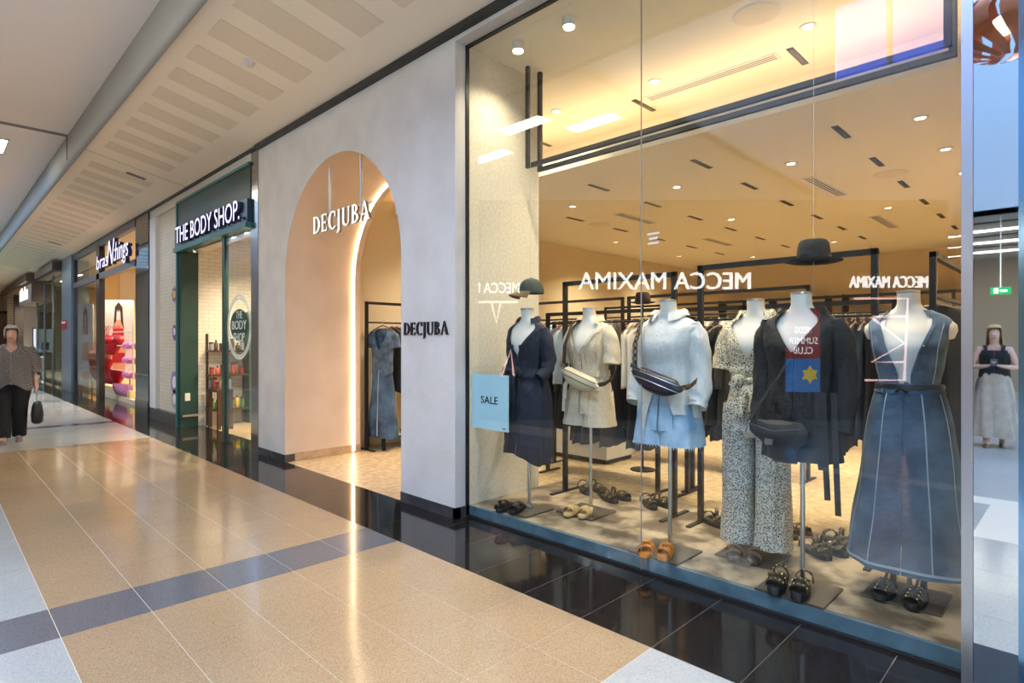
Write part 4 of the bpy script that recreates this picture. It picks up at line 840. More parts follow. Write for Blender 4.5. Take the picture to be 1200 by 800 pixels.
# ---- 4 patterned blouse and trousers
PAT = mat('leaf_print', '#211E1A', .8, col2='#CFC4AA', scale=105, kind='voronoi', contrast=(.36, .46), bump=.45, bscale=15, bdist=.04)
PAT2 = mat('leaf_print_trousers', '#22242A', .8, col2='#C6C3B8', scale=110, kind='voronoi', contrast=(.37, .47), bump=.45, bscale=15, bdist=.04)
t = mannequin(-1.53, 3.72, 'headless mannequin in a cream and black patterned blouse with matching wide trousers')
c = Cloth(shirt_prof(.018, (.93, .2, .155, -.005, .04), (1.12, .145, .112, 0, .03)) + [(1.2, .17, .135, 0, .03), (1.02, .178, .14, 0, .035)], (7, 12), 71, vneck(1.27, 1.54, .9))
c.sheet(1.545, .96, 72, 52, lambda th: -.04 * math.cos(th) + .035 * math.sin(th)).build('blouse', PAT, t, True)
for s in (-1, 1):
    c.lapel(s, 1.3, 1.545, lambda q: .07 * math.sin(min(1, q * 1.4 + .1) * math.pi * .75)).build('lapel', PAT, t, True)
    sleeve([(s * .145, 0, 1.46), (s * .185, 0, 1.38), (s * .205, 0, 1.26), (s * .212, -.01, 1.18)], [.062, .07, .076, .078], 1, .06, 80 + s).build('sleeve', PAT, t, True)
    lc = Cloth([(.055, .106, .12, 0, .04), (.3, .1, .116, 0, .035), (.6, .096, .118, 0, .03), (.85, .098, .128, 0, .02), (1.0, .086, .12, 0, .015)], (6, 10), 90 + s, cx=s * .108); lc.sheet(.97, .06, 48, 50, lambda th: .012 * math.sin(th + 1)).build('trouser_leg', PAT2, t, True)
hc = Cloth([(.78, .21, .14, 0, .015), (.9, .198, .138, 0, .015), (1.02, .17, .124, 0, .015), (1.12, .145, .11, 0, .01)], (6, 11), 37); hc.sheet(1.12, .80, 50, 18).build('trouser_yoke', PAT2, t, True)
c.collar(1.535, .045, .034, w=.75).build('collar', PAT, t, True); c.band(1.095, 1.145, .012).build('sash', PAT, t, True)
MB().lathe([(0, -.03), (.03, -.012), (.034, .01), (0, .03)], (.02, -.145, 1.115), 12).build('sash_knot', PAT, t, True)
for dx, dz in ((-.10, -.02), (.11, -.02)): sleeve([(.02, -.155, 1.115), (.02 + dx * .6, -.19, 1.13), (.02 + dx, -.175, 1.1 + dz)], [.012, .034, .03], .5, .1, 4, cap=True).build('bow_loop', PAT, t, True)
for dx, L in ((-.05, .2), (.07, .24)): ribbon([(.02, -.16, 1.11), (.02 + dx * .6, -.2, 1.03), (.02 + dx, -.2, 1.11 - L)], (1, 0, .1), .05).build('sash_tail', PAT, t, True)
# ---- 5 black tailoring
BLKC = mat('black_suiting', '#0F0E10', .75, col2='#151315', scale=40, bump=.5, bscale=13, bdist=.04); BLKL = mat('black_leather_soft', '#080707', .7, col2='#0E0C0B', scale=14, bump=.2, bscale=50)
t = mannequin(-1.14, 3.38, 'headless mannequin in a loose black jacket under the suspended black hat')
c = Cloth(shirt_prof(.024, (.74, .205, .165, 0, .05), (1.12, .165, .13, 0, .03)) + [(.95, .185, .15, 0, .035)], (6, 10), 101, vneck(1.3, 1.54, .7, 1.1), p=.8)
c.sheet(1.545, .80, 72, 56, lambda th: -.06 * math.sin(th) + .02 * math.cos(4 * th)).build('jacket', BLKC, t, True)
for s in (-1, 1):
    c.lapel(s, 1.31, 1.54, lambda q: .075 * math.sin(min(1, q * 1.2 + .1) * math.pi * .72), .013).build('lapel', BLKC, t, True)
    sl = sleeve([(s * .15, 0, 1.46), (s * .195, 0, 1.38), (s * .21, .02, 1.2), (s * .215, -.01, 1.03), (s * .21, -.05, .90)], [.066, .068, .062, .058, .052], 1, .06, 110 + s).build('sleeve', BLKC, t, True)
    sleeve([(s * .211, -.04, .925), (s * .209, -.055, .885)], [.056, .055], 1, .01, 3, sub=2).build('cuff', BLKC, sl, True)
    c.patch(s * .75 - .3, s * .75 + .3, .98, 1.03, .008).build('pocket_flap', BLKC, t, True)
c.collar(1.53, .035, .035, w=1.0).build('collar', BLKC, t, True)
lc = Cloth([(.70, .20, .15, 0, .04), (.95, .185, .135, 0, .02)], (6, 9), 120); lc.sheet(.95, .72, 48, 16).build('skirt', BLKC, t, True)
for x0, L in ((.15, .55), (.2, .62), (.12, .4)): ribbon([(x0, -.14, 1.1), (x0 + .02, -.19, .9), (x0 + .03, -.17, 1.1 - L)], (1, .2, 0), .028).build('hanging_tie', BLKC, t, True)
bt = T('shoulder_bag', 'soft black leather bag slung across the black jacket', 'bag', (-1.04, 3.45, -.02))
rg = []
for j in range(13):
    u = j / 12; w = .16 * (1 - .25 * u * u) * (.55 + .45 * math.sin(math.pi * min(1, u * 1.3 + .2))); rg.append([(-.16 + .04 * u + w * spw(math.cos(a), .7), -.225 - .04 * math.sin(math.pi * (u * .8 + .15)) * spw(math.sin(a), .8), 1.04 - .2 * u + .012 * math.sin(3 * a)) for a in [2 * math.pi * k / 22 for k in range(22)]])
MB().loft(rg, True, True).build('pouch', BLKL, bt, True)
ribbon([(-.3, -.25, 1.04), (-.22, -.19, 1.2), (-.1, -.16, 1.4), (-.1, -.06, 1.63), (-.05, .06, 1.62)], (.7, .1, .5), .035).build('strap', BLKL, bt, True)
MB().tube([(-.29, -.28, 1.03), (-.16, -.3, 1.0), (-.03, -.27, 1.02)], .004, 5).build('zip', mat('black_zip', '#1a1816', .4), bt, True); MB().box(-.19, -.15, -.312, -.3, .93, .96).build('buckle', mat('silver_zip', '#8E8E92', .3, metal=1), bt)
# ---- 6 denim vest and skirt
BKB = mat('dark_belt', '#15171C', .4)
DEN = mat('mid_denim', '#364759', .85, col2='#6A7D92', scale=8, detail=8, bump=.3, bscale=9, bdist=.05); DEN2 = mat('skirt_denim', '#22344A', .85, col2='#4F6A84', scale=4, detail=8, bump=.3, bscale=9, bdist=.05); STI = mat('seam_thread', '#8FA0AE', .8)
t = mannequin(-.70, 3.70, 'headless mannequin in a denim waistcoat and long flared denim skirt')
tc_ = Cloth([(z, rx + .004, ry + .004, cy, .004) for z, rx, ry, cy, _ in TORSO if 1.0 <= z <= 1.42], (5, 9), 130); tc_.sheet(1.405, 1.08, 56, 24).build('tank_top', mat('white_ribbed', '#D9D7D2', .8), t, True)
for s in (-1, 1): ribbon([(s * .10, -.10, 1.40), (s * .105, -.075, 1.47), (s * .1, -.01, 1.508), (s * .1, .06, 1.47), (s * .1, .095, 1.4)], (1, 0, 0), .02).build('tank_strap', mat('white_ribbed', '#D9D7D2', .8), t, True)
vp = [(z, rx + .014, ry + .016, cy, .008) for z, rx, ry, cy, _ in TORSO if 1.1 <= z <= 1.53] + [(1.06, .16, .12, 0, .01)]
c = Cloth(vp, (5, 9), 140, lambda z: .14 + .55 * max(0, (z - 1.2) / .33) ** .9 + (.25 * max(0, (1.12 - z) / .06)))
c.sheet(1.53, 1.09, 60, 44, lambda th: -.04 * math.cos(th)).build('waistcoat', DEN, t, True)
for s in (-1, 1):
    c.strip(lambda z: s * (c.w(z) + .05), 1.12, 1.52, .006, .004).build('front_seam', STI, t, True); c.strip(lambda z: s * (.95), 1.1, 1.46, .004, .003).build('panel_seam', STI, t, True)
    c.lapel(s, 1.12, 1.53, lambda q: .02, .006).build('front_band', DEN, t, True)
    MB().lathe([(.0, -.065), (.03, -.055), (.045, -.015), (.042, .015), (.022, .035), (0, .04)], (s * .168, 0, 1.435), 16).build('shoulder_cap', FORM, t, True)
    for k in range(5): p = Vector(c.pt(s * (c.w(1.14 + .05 * k) + .07), 1.14 + .05 * k, .006)); MB().lathe([(.0, -.006), (.006, 0), (0, .006)], p, 8).build('button', mat('brass', '#8A6B3A', .35, metal=1), t, True)
s6 = Cloth([(1.14, .142, .11, 0, .006), (1.05, .17, .128, 0, .008), (.92, .198, .145, 0, .012), (.6, .235, .165, 0, .02), (.17, .292, .205, 0, .03)], (6, 10), 150); s6.sheet(1.14, .175, 80, 50, lambda th: -.02 * math.cos(th)).build('skirt', DEN2, t, True)
s6.band(1.09, 1.142, .006).build('waistband', DEN2, t, True); s6.band(1.115, 1.138, .012).build('belt', BKB, t, True)
for a in (-1.15, -.45, .42, 1.1, 2.2, -2.2): s6.strip(a, .19, 1.1, .0035, .003, 40).build('panel_seam', STI, t, True)
s6.band(.178, .192, .003).build('hem_stitch', STI, t, True)
for a in (-.6, .05, .6): s6.patch(a - .05, a + .05, 1.09, 1.15, .01).build('belt_loop', DEN2, t, True)
MB().tube([s6.pt(-.05 + .12 * q, 1.12 - .02 * abs(q), .016) for q in (-1, -.5, 0, .5, 1)], .008, 6).build('belt_tie', BLKC, t, True)
# ================================================================== hats
def hat_string(t, z0, z1): MB().cyl((0, 0, z0), (0, 0, z1), .0012, n=5).build('string', mat('clear_line', '#C9C5BC', .3), t)
cp = T('baseball_cap', 'dark green baseball cap with tan peak floating above the navy dress', 'cap', (-3.23, 3.46, 1.845), R(-25)); CAPM = mat('cap_green', '#2C332C', .8, col2='#343C33', scale=40)
rows = []
for j in range(10):
    a = math.pi / 2 * j / 9; rows.append([(.092 * math.cos(a) ** .8 * math.sin(q) if j < 9 else 0, .008 - .108 * math.cos(a) ** .8 * math.cos(q) if j < 9 else .008, .125 * math.sin(a)) for q in [2 * math.pi * k / 24 for k in range(24)]])
MB().loft(rows, False, True).build('crown', CAPM, cp, True)
rows = [[(.088 * math.sin(q) * (1 + .05 * u), -.1 * math.cos(q) - .085 * u * math.cos(q) ** .8, .012 - .028 * u - .03 * u * math.sin(q) ** 2 + th_) for q in [R(-72 + 144 * k / 14) for k in range(15)]] for th_ in (0, .004) for u in ([0, .4, .8, 1] if th_ == 0 else [1, .8, .4, 0])]
MB().loft(rows, closed=False).build('peak', mat('cap_peak', '#6B5236', .8), cp, True)
MB().lathe([(.0, .132), (.009, .128), (.011, .122)], (0, .008, 0), 10).build('top_button', CAPM, cp, True); B(-.035, .035, -.108, -.1, .05, .058).build('logo_print', mat('cap_logo', '#8C8F86', .6), cp); hat_string(cp, .13, 2.07)
def hat(x, y, z, label, m, brim=.15, hang=None):
    t = T('felt_hat', label, 'hat', (x, y, z))
    prof = [(brim, .0), (brim * .97, -.006), (.1, 0), (.092, .012), (.088, .06), (.082, .1), (.068, .118), (.045, .112), (.0, .104)]
    MB().lathe(prof[2:], n=28, sx=.92, sy=1.08, caps=False).build('crown', m, t, True); MB().lathe([(.09, .002), (.12, -.004), (brim, .004), (brim, .008), (.12, .001), (.09, .006)], n=30, sx=.95, sy=1.08, caps=False).build('brim', m, t, True)
    MB().lathe([(.0935, .008), (.0925, .035)], n=28, sx=.92, sy=1.08, caps=False).build('hat_band', mat('hat_band_black', '#0D0C0C', .4), t, True)
    if hang: hat_string(t, .1, hang - z); MB().cyl((0, 0, 0), (0, 0, -.17), .0012, n=5).build('string', mat('clear_line', '#C9C5BC', .3), t)
FELT = mat('black_felt', '#27231F', .9, col2='#2E2A25', scale=30)
hat(-1.08, 3.43, 1.89, 'black felt fedora suspended on a line above the black jacket', FELT, .15, 3.92)
# ================================================================== sandals
def foot_outline(L=.25, W=.088, n=26):
    o = []
    for k in range(n):
        a = 2 * math.pi * k / n; y = -math.cos(a); x = math.sin(a); w = W / 2 * (1 + (.12 if y < 0 else -.16) * abs(y)) ; o.append((x ** 1 * w * (abs(math.sin(a)) ** -.25 if abs(math.sin(a)) > .05 else 1), y * L / 2))
    return o
def sandal_meshes(kind, msole, mstrap, mfit):
    P = {}; th = {'chunky': .045, 'gladiator': .03, 'studded': .03}.get(kind, .026); fo = foot_outline()
    rings = [[(x * s, y * s, z) for x, y in fo] for z, s in ((0, .96), (.004, 1.0), (th - .006, 1.0), (th, .97))]
    P['sole'] = [(MB().loft(rings, True, True), msole, True)]
    P['insole'] = [(MB().loft([[(x * .9, y * .93, z) for x, y in fo] for z in (th, th + .003)], True, True), mstrap if kind in ('knot', 'band') else msole, True)]
    def strap(y0, y1, h, w=.045, skew=0, bulge=0, thick=.004):
        rows = []
        for u in range(6):
            y = y0 + (y1 - y0) * u / 5; ho = h + bulge * math.sin(math.pi * u / 5); rows.append([(w * math.cos(math.pi - math.pi * k / 12), y + skew * math.cos(math.pi * k / 12), th - .008 + ho * math.sin(math.pi * k / 12) ** .7) for k in range(13)])
        rows2 = [[(x * (1 - thick / w), y, z - thick * (z > th)) for x, y, z in r] for r in reversed(rows)]
        return MB().loft(rows + rows2 + [rows[0]], closed=False)
    S = []
    if kind == 'band': S = [(strap(-.085, .005, .055), mstrap, True)]
    elif kind == 'knot': S = [(strap(-.085, -.02, .05, skew=.02), mstrap, True), (strap(-.03, .03, .055, skew=-.02), mstrap, True)]; P['knot'] = [(MB().lathe([(0, -.012), (.02, -.004), (.022, .008), (0, .016)], (0, -.03, th + .048), 12), mstrap, True)]
    elif kind == 'black_strap': S = [(strap(-.09, -.045, .042, skew=.015), mstrap, True), (strap(-.03, .015, .055, skew=-.012), mstrap, True)]
    elif kind in ('chunky', 'studded'): S = [(strap(-.095, -.05, .042), mstrap, True), (strap(-.04, -.005, .055, skew=.01), mstrap, True), (strap(.06, .085, .07, skew=-.02), mstrap, True)]
    elif kind == 'gladiator':
        S = [(strap(-.1, -.085, .035), mstrap, True), (strap(-.07, -.055, .045), mstrap, True), (strap(-.04, -.025, .055), mstrap, True), (strap(-.01, .005, .065), mstrap, True)]
        P['t_bar'] = [(ribbon([(0, -.1, th + .03), (0, -.05, th + .05), (0, 0, th + .065), (0, .035, th + .1), (0, .045, .15)], (1, 0, 0), .014), mstrap, True)]
        P['ankle_strap'] = [(MB().loft([[(.036 * math.sin(a), .08 - .042 * math.cos(a), z) for a in [6.283 * k / 20 for k in range(20)]] for z in (.135, .165)]), mstrap, True)]
        P['heel_strap'] = [(ribbon([(0, .118, th), (0, .124, .08), (0, .122, .15)], (1, 0, 0), .03), mstrap, True)]
    P['strap'] = S
    if kind in ('chunky', 'studded', 'gladiator'):
        st = MB()
        for y, h in {'chunky': ((-.072, .042), (-.022, .055), (.072, .07)), 'studded': ((-.072, .042), (-.022, .055), (.072, .07)), 'gladiator': ((-.092, .035), (-.062, .045), (-.032, .055), (-.002, .065))}[kind]:
            for k in ((2, 4, 6, 8, 10) if kind != 'gladiator' else (4, 6, 8)):
                a = math.pi * k / 12; st.lathe([(.006, -.002), (.004, .003), (0, .005)], (.047 * math.cos(a), y, th - .006 + h * math.sin(a) ** .7), 6)
        P['studs'] = [(st, mfit, True)]
    if kind in ('chunky', 'black_strap'): P['buckle'] = [(MB().box(.03, .046, -.03, -.005, th + .02, th + .04), mfit, False)]
    return [(n, b.mesh(n, m, sm)) for n, L_ in P.items() for b, m, sm in L_]
SM = {}
def sandal(kind, key, mats_, x, y, z, rz, label, flip=1):
    if (kind, key) not in SM: SM[(kind, key)] = sandal_meshes(kind, *mats_)
    t = T('sandal', label, 'sandal', (x, y, z), rz); t.scale = (flip, 1, 1)
    for n, me in SM[(kind, key)]: inst(me, n, t)
BKR = mat('black_rubber', '#141312', .6); BKS = mat('black_strap', '#191817', .4); GOLD = mat('gold_stud', '#B99A5A', .25, metal=1); TANL = mat('tan_leather', '#C9822F', .5, col2='#B87225', scale=20); BEIL = mat('beige_raffia', '#C9AE79', .8, col2='#B89A63', scale=60); BRNL = mat('brown_leather', '#4A3C31', .5)
Z1 = .1025
def pair(kind, key, m, x, y, rz, what, dx=.058, z=Z1, spread=0):
    for s, side in ((-1, 'on the far side'), (1, 'on the near side')):
        ox, oy = s * dx * math.cos(rz), s * dx * math.sin(rz)
        sandal(kind, key, m, x + ox, y + oy, z, rz + s * spread, what % ('left-hand' if s < 0 else 'right-hand'), s)
pair('black_strap', 'bk', (BKR, BKS, BKS), -3.32, 3.33, R(20), '%s black strappy slide at the foot of the navy dress')
pair('band', 'be', (BEIL, BEIL, GOLD), -2.86, 3.62, R(20), '%s beige woven slide at the foot of the beige playsuit')
pair('knot', 'tan', (TANL, TANL, GOLD), -1.97, 3.29, R(20), '%s tan leather knotted slide at the foot of the denim shorts')
pair('black_strap', 'br', (BRNL, BRNL, GOLD), -1.54, 3.63, R(14), '%s dark brown sandal under the patterned trousers')
pair('chunky', 'bk', (BKR, BKS, GOLD), -1.16, 3.30, R(8), '%s chunky black buckled sandal at the foot of the black jacket')
pair('gladiator', 'bk', (BKR, BKS, GOLD), -.71, 3.62, R(-4), '%s black studded ankle-strap sandal under the denim skirt', .07)
for x, y, rz, w in ((-3.24, 4.28, 60, 'behind the beige slides by the black rack leg'), (-2.93, 4.2, 75, 'in the row left of the window joint'), (-2.57, 4.28, 60, 'beside the rack foot behind the tan slides'), (-1.97, 4.2, 80, 'behind the patterned trousers, leftmost'), (-1.52, 4.32, 70, 'half hidden behind the patterned trouser hem'), (-1.23, 4.08, 65, 'in front of the two pairs between trousers and skirt'), (-1.17, 4.34, 65, 'farther of the two pairs between trousers and skirt')):
    pair('studded', 'bk', (BKR, BKS, GOLD), x, y, R(rz), '%s black studded sandal ' + w, .06, .09, .12)
# ================================================================== racks and hanging garments
def rail_frame(x0, x1, y, ztop, label, rail=None, z0=0, along='x', feet=True, low=None):
    t = T('clothes_rack', label, 'rack', (0, 0, 0) if along == 'x' else (0, 0, 0)); w = .018
    def bx(a0, a1, b0, b1, c0, c1, n):
        (B(a0, a1, b0, b1, c0, c1) if along == 'x' else B(b0, b1, a0, a1, c0, c1)).build(n, STEELB, t)
    for a in (x0, x1): bx(a - w, a + w, y - w, y + w, z0, ztop, 'post')
    bx(x0 - w, x1 + w, y - w, y + w, ztop - 2 * w, ztop, 'top_bar')
    if feet:
        for a in (x0, x1): bx(a - w, a + w, y - .2, y + .2, z0, z0 + .012, 'foot')
    for r in [q for q in (rail, low) if q]:
        (MB().cyl((x0, y, r), (x1, y, r), .012, n=8) if along == 'x' else MB().cyl((y, x0, r), (y, x1, r), .012, n=8)).build('rail', STEELB, t, True)
    return t
rail_frame(-3.41, -2.31, 4.12, 2.0, 'black steel display frame standing behind the beige playsuit', z0=.09)
rail_frame(-2.1, -.95, 4.14, 2.03, 'black steel display frame standing behind the patterned outfit', z0=.09)
def hanger():
    mb = MB().tube([(0, -.2, -.075), (0, -.1, -.03), (0, 0, 0), (0, .1, -.03), (0, .2, -.075)], .008, 6)
    hk = [(0, 0, 0), (0, 0, .03)] + [(0, .018 * math.sin(a) , .048 - .018 * math.cos(a)) for a in [R(20 + 220 * k / 6) for k in range(7)]]
    return mb.mesh('hanger', mat('hanger_wood', '#8C6A55', .5), True), MB().tube(hk, .0025, 5).mesh('hook', CHROME, True)
HM, HK = hanger()
def garm_mesh(L, m, sl, wide=.2, hemw=.22, seed=0, thick=.032):
    r = random.Random(seed); prof = [(-.015, .06, .016), (-.045, .15, .022), (-.09, wide, .026), (-.2, wide * .95, thick), (-L * .5, wide * .93, thick), (-L, hemw, thick * 1.1)]; rings = []
    for z, hy, hx in prof:
        rings.append([((hx * (1 + .3 * math.sin(5 * a + z * 9 + r.random()))) * spw(math.cos(a), .8), hy * spw(math.sin(a), .8), z + (.015 * math.sin(4 * a) if z == -L else 0)) for a in [2 * math.pi * k / 20 for k in range(20)]])
    body = MB().loft(rings, True, True).mesh('body', m, True); sv = None
    if sl:
        sb_ = MB()
        for s in (-1, 1): sb_.loft([[(rx * math.cos(a), s * (y0 + .0) + ry * math.sin(a), z) for a in [2 * math.pi * k / 10 for k in range(10)]] for z, y0, rx, ry in ((-.07, wide - .03, .024, .03), (-.2, wide + .015, .034, .05), (-.07 - sl, wide + .03, .03, .04))], True, True)
        sv = sb_.mesh('sleeves', m, True)
    return body, sv
GK = {}
GC = {'black': mat('g_black', '#1B191B', .8), 'charcoal': mat('g_charcoal', '#2C2A2C', .8), 'brown': mat('g_brown', '#3C2C23', .8), 'denim': mat('g_denim', '#52667F', .85, col2='#6C8098', scale=8), 'dark denim': mat('g_ddenim', '#27313F', .85, col2='#334050', scale=8), 'white': mat('g_white', '#D8D3C8', .8), 'cream': mat('g_cream', '#C8B99C', .8), 'tan': mat('g_tan', '#A5825C', .8), 'grey': mat('g_grey', '#77736E', .8), 'pale blue': mat('g_pale', '#9FB2C4', .8), 'rust': mat('g_rust', '#7C3F2E', .8)}
def hang(col, L, sl, x, y, z, rz, where, group, i=0):
    k = (col, round(L, 1), bool(sl))
    if k not in GK: GK[k] = garm_mesh(L, GC[col], sl, seed=len(GK), hemw=.2 if L < .8 else .24)
    t = T('hanging_garment', '%s %s %s %s' % (col, 'long garment' if L > .8 else 'top', ordw(i), where), 'clothes', (x, y, z - .05), rz, group)
    inst(GK[k][0], 'body', t)
    if GK[k][1]: inst(GK[k][1], 'sleeves', t)
    h = inst(HM, 'hanger', t); inst(HK, 'hook', h)
def fill(x0, x1, y, z, step, cols, L, where, group, along='x', sl=.5, seed=1):
    r = random.Random(seed); a = x0 + .09; i = -1
    while a < x1 - .08:
        c = r.choice(cols); l = L + r.choice((-.1, 0, .1)); jit = r.uniform(-.12, .12); i += 1
        if along == 'x': hang(c, l, sl * r.choice((0, 1)), a, y, z, jit, where, group, i)
        else: hang(c, l, sl * r.choice((0, 1)), y, a, z, math.pi / 2 + jit, where, group, i)
        a += step * r.uniform(.8, 1.25)
DK = ['black', 'charcoal', 'black', 'brown', 'dark denim', 'charcoal']; MIX = ['cream', 'white', 'grey', 'rust', 'tan', 'black', 'pale blue', 'charcoal']
rail_frame(-6.6, -4.4, 6.5, 2.05, 'long black double rail behind the navy dress and playsuit', 1.78, low=.98); rail_frame(-4.3, -2.1, 6.5, 2.05, 'long black double rail behind the white shirt', 1.78, low=.98)
for a, b, n in ((-6.6, -4.4, 'first'), (-4.3, -2.1, 'second')):
    fill(a, b, 6.5, 1.78, .085, MIX, .6, 'from left, upper bar of %s long rail' % n, 'tops on the %s long rail' % n, seed=int(-a * 10)); fill(a, b, 6.5, .98, .1, DK, .6, 'from left, lower bar of %s long rail' % n, 'dark tops on the %s long rail' % n, seed=int(-a * 7))
rail_frame(-6.4, -3.8, 8.9, 2.1, 'black rail farther back in the shop, arch side', 1.85); fill(-6.4, -3.8, 8.9, 1.85, .11, DK + ['denim', 'cream'], 1.0, 'from the left on the back rail near the arch', 'clothes on the back rail', seed=4)
rail_frame(-3.6, -1.2, 8.9, 2.1, 'black rail farther back in the shop, behind the denim waistcoat', 1.85); fill(-3.6, -1.2, 8.9, 1.85, .11, DK + ['denim', 'grey'], 1.0, 'from the left on the back rail behind the mannequins', 'clothes on the second back rail', seed=9)
rail_frame(-4.35, -2.95, 4.95, 1.78, 'low black rail with denim and white tops by the platform', 1.66)
fill(-4.3, -3.95, 4.95, 1.66, .09, ['denim', 'pale blue'], .6, 'from the left beside the navy dress', 'denim tops by the platform', seed=2, sl=.55); fill(-3.9, -3.35, 4.95, 1.66, .09, ['black', 'charcoal'], 1.1, 'from the left behind the beige playsuit', 'black tops by the platform', seed=3); fill(-3.33, -2.97, 4.95, 1.66, .08, ['white', 'cream', 'white'], .6, 'from the left between playsuit and white shirt', 'white tops by the platform', seed=5)
rail_frame(-4.6, -2.8, 5.35, 1.7, 'black rail with long dark garments behind the playsuit', 1.5); fill(-4.6, -2.8, 5.35, 1.5, .085, ['black', 'charcoal', 'dark denim', 'black'], 1.0, 'from left on the low dark rail', 'long dark garments behind the playsuit', seed=21)
rail_frame(-2.75, -2.2, 5.15, 1.78, 'short black rail behind the patterned blouse', 1.66); fill(-2.75, -2.2, 5.15, 1.66, .08, DK, .9, 'from the left behind the patterned blouse', 'dark clothes behind the blouse', seed=8)
rail_frame(-2.05, -1.05, 5.15, 1.78, 'black rail behind the black jacket', 1.66); fill(-2.05, -1.05, 5.15, 1.66, .07, ['black', 'charcoal', 'dark denim', 'black'], .9, 'from the left behind the black jacket', 'dark clothes behind the jacket', seed=6)
rail_frame(4.55, 6.6, -.72, 2.03, 'black rail along the right wall of the shop', 1.75, along='y'); fill(4.55, 6.6, -.72, 1.75, .09, ['brown', 'tan', 'black', 'charcoal', 'brown'], 1.0, 'from the window along the right wall', 'coats along the right wall', along='y', seed=7)
rail_frame(4.19, 5.9, -6.93, 2.0, 'black rail just inside the arch', 1.72, along='y'); fill(4.5, 5.9, -6.93, 1.72, .09, ['black', 'charcoal', 'dark denim'], .9, 'from the entrance on the rail inside the arch', 'dark clothes inside the arch', along='y', seed=12)
# denim set inside the arch, facing the entrance
t = T('denim_outfit', 'denim waistcoat and long skirt displayed on a hanger just inside the arch', 'clothes', (-6.80, 4.36, .0), R(12))
vc = Cloth([(1.02, .18, .07, 0, .02), (1.2, .17, .075, 0, .02), (1.4, .19, .07, 0, .015), (1.55, .2, .05, 0, .01), (1.6, .16, .04, 0, 0), (1.64, .08, .03, 0, 0)], (5, 8), 7, vneck(1.35, 1.62, .7)); vc.sheet(1.64, 1.05, 44, 24, lambda th: -.05 * math.cos(th)).build('waistcoat', DEN, t, True)
for k in range(5): MB().lathe([(0, -.006), (.007, 0), (0, .006)], vc.pt(.0, 1.06 + .06 * k, .006), 8).build('button', GOLD, t, True)
for s in (-1, 1): sleeve([(s * .17, 0, 1.57), (s * .23, 0, 1.5), (s * .245, 0, 1.38)], [.05, .07, .075], .7, .06, 4).build('sleeve', DEN, t, True)
sc_ = Cloth([(1.1, .15, .07, 0, .02), (.8, .19, .085, 0, .03), (.17, .26, .1, 0, .05)], (6, 9), 8); sc_.sheet(1.1, .17, 52, 30).build('skirt', DEN2, t, True); sc_.strip(0, .2, 1.08, .006, .004).build('front_seam', STI, t, True)
h = inst(HM, 'hanger', t, (0, 0, 1.68), (0, 0, R(90))); inst(HK, 'hook', h)
lb = T('shoe_shelf', 'low black shelf under the rail inside the arch', 'shelf', (0, 0, 0)); B(-7.15, -6.7, 4.3, 5.8, .16, .19).build('shelf_board', STEELB, lb)
for a in (4.3, 5.76):
    for b in (-7.15, -6.74): B(b, b + .04, a, a + .04, 0, .16).build('leg', STEELB, lb)
WSHOE = mat('white_shoe', '#CFC8BC', .5)
for k in range(6): sandal('band', 'wh', (WSHOE, WSHOE, GOLD), -6.86 + (k % 2) * .1, 4.5 + (k // 2) * .35, .19, R(90 + 15), 'white slide on the low black shelf inside the arch, %s' % ('front row far', 'front row near', 'second row far', 'second row near', 'back row far', 'back row near')[k])
hat(-3.62, 5.75, 1.9, 'small dark red-brown hat on the shelf stand behind the playsuit', mat('hat_brown', '#3A1F18', .8), .14)
hs_ = T('hat_stand', 'thin black stand carrying the brown hat', 'stand', (-3.62, 5.75, 0)); MB().cyl((0, 0, .012), (0, 0, 1.9), .01, n=8).build('pole', STEELB, hs_); MB().lathe([(.14, 0), (.14, .012)], n=20).build('base', STEELB, hs_); MB().lathe([(.08, 1.885), (.08, 1.895)], n=16).build('rest', STEELB, hs_)
pl = T('white_plinth', 'low white display plinth behind the beige playsuit', 'plinth', (-4.6, 5.95, 0)); B(-.55, .55, -.3, .35, .06, .5).build('body', mat('plinth_white', '#CFC8BA', .6), pl); B(-.5, .5, -.25, .3, 0, .06).build('recessed_base', DARKT, pl)
for x, y, nm in ((-2.5, 10.9, 'right-hand'), (-5.2, 10.9, 'left-hand')):
    t = T('wall_shelf', 'tall open black shelving near the shop back wall, ' + nm, 'shelf', (x, 13.7, 0))
    for zz in (.4, .9, 1.4, 1.9, 2.4): B(-1.2, 1.2, -.2, .2, zz, zz + .03).build('shelf_board', DKW, t)
    for a in (-1.2, 0, 1.17): B(a, a + .03, -.2, .2, 0, 2.45).build('post', STEELB, t)
# ================================================================== beauty shop across the concourse (seen mirrored in the glass)
ms_ = T('beauty_shopfront', 'dark beauty shopfront with glowing white sign across the concourse', 'shopfront', (-5.66, -3.34, 0), math.atan2(.705, -.709))
B(-5.3, 4.0, 0, .25, 0, 3.7).build('wall_panel', mat('beauty_dark', '#2A2522', .6), ms_); B(-5.3, 4.0, -.02, .27, 3.7, 4.1).build('bulkhead', mat('beauty_bulk', '#4B433C', .6), ms_)
SW = emit_mat('sign_pure_white', '#FFFFFF', 9)
letters('MECCA MAXIMA', 3.2, SW, ms_, (-1.6, -.03, 2.44), (1, 0, 0), .31, .03)
flat_text('MECCA MAXIMA', 1.5, SW, ms_, (2.70, -.03, 2.37), (1, 0, 0), .19, extrude=.02); flat_text('MECCA MAXIMA', 1.45, SW, ms_, (-4.9, -.03, 2.47), (1, 0, 0), .21, extrude=.02)
NEON = emit_mat('neon_pink', '#FFC9C4', 7)
lx = lambda px: -((px - 600) / 683 - .262) * 10.9
lz = lambda py: 1.45 - (py - 401) / 683 * 10.9
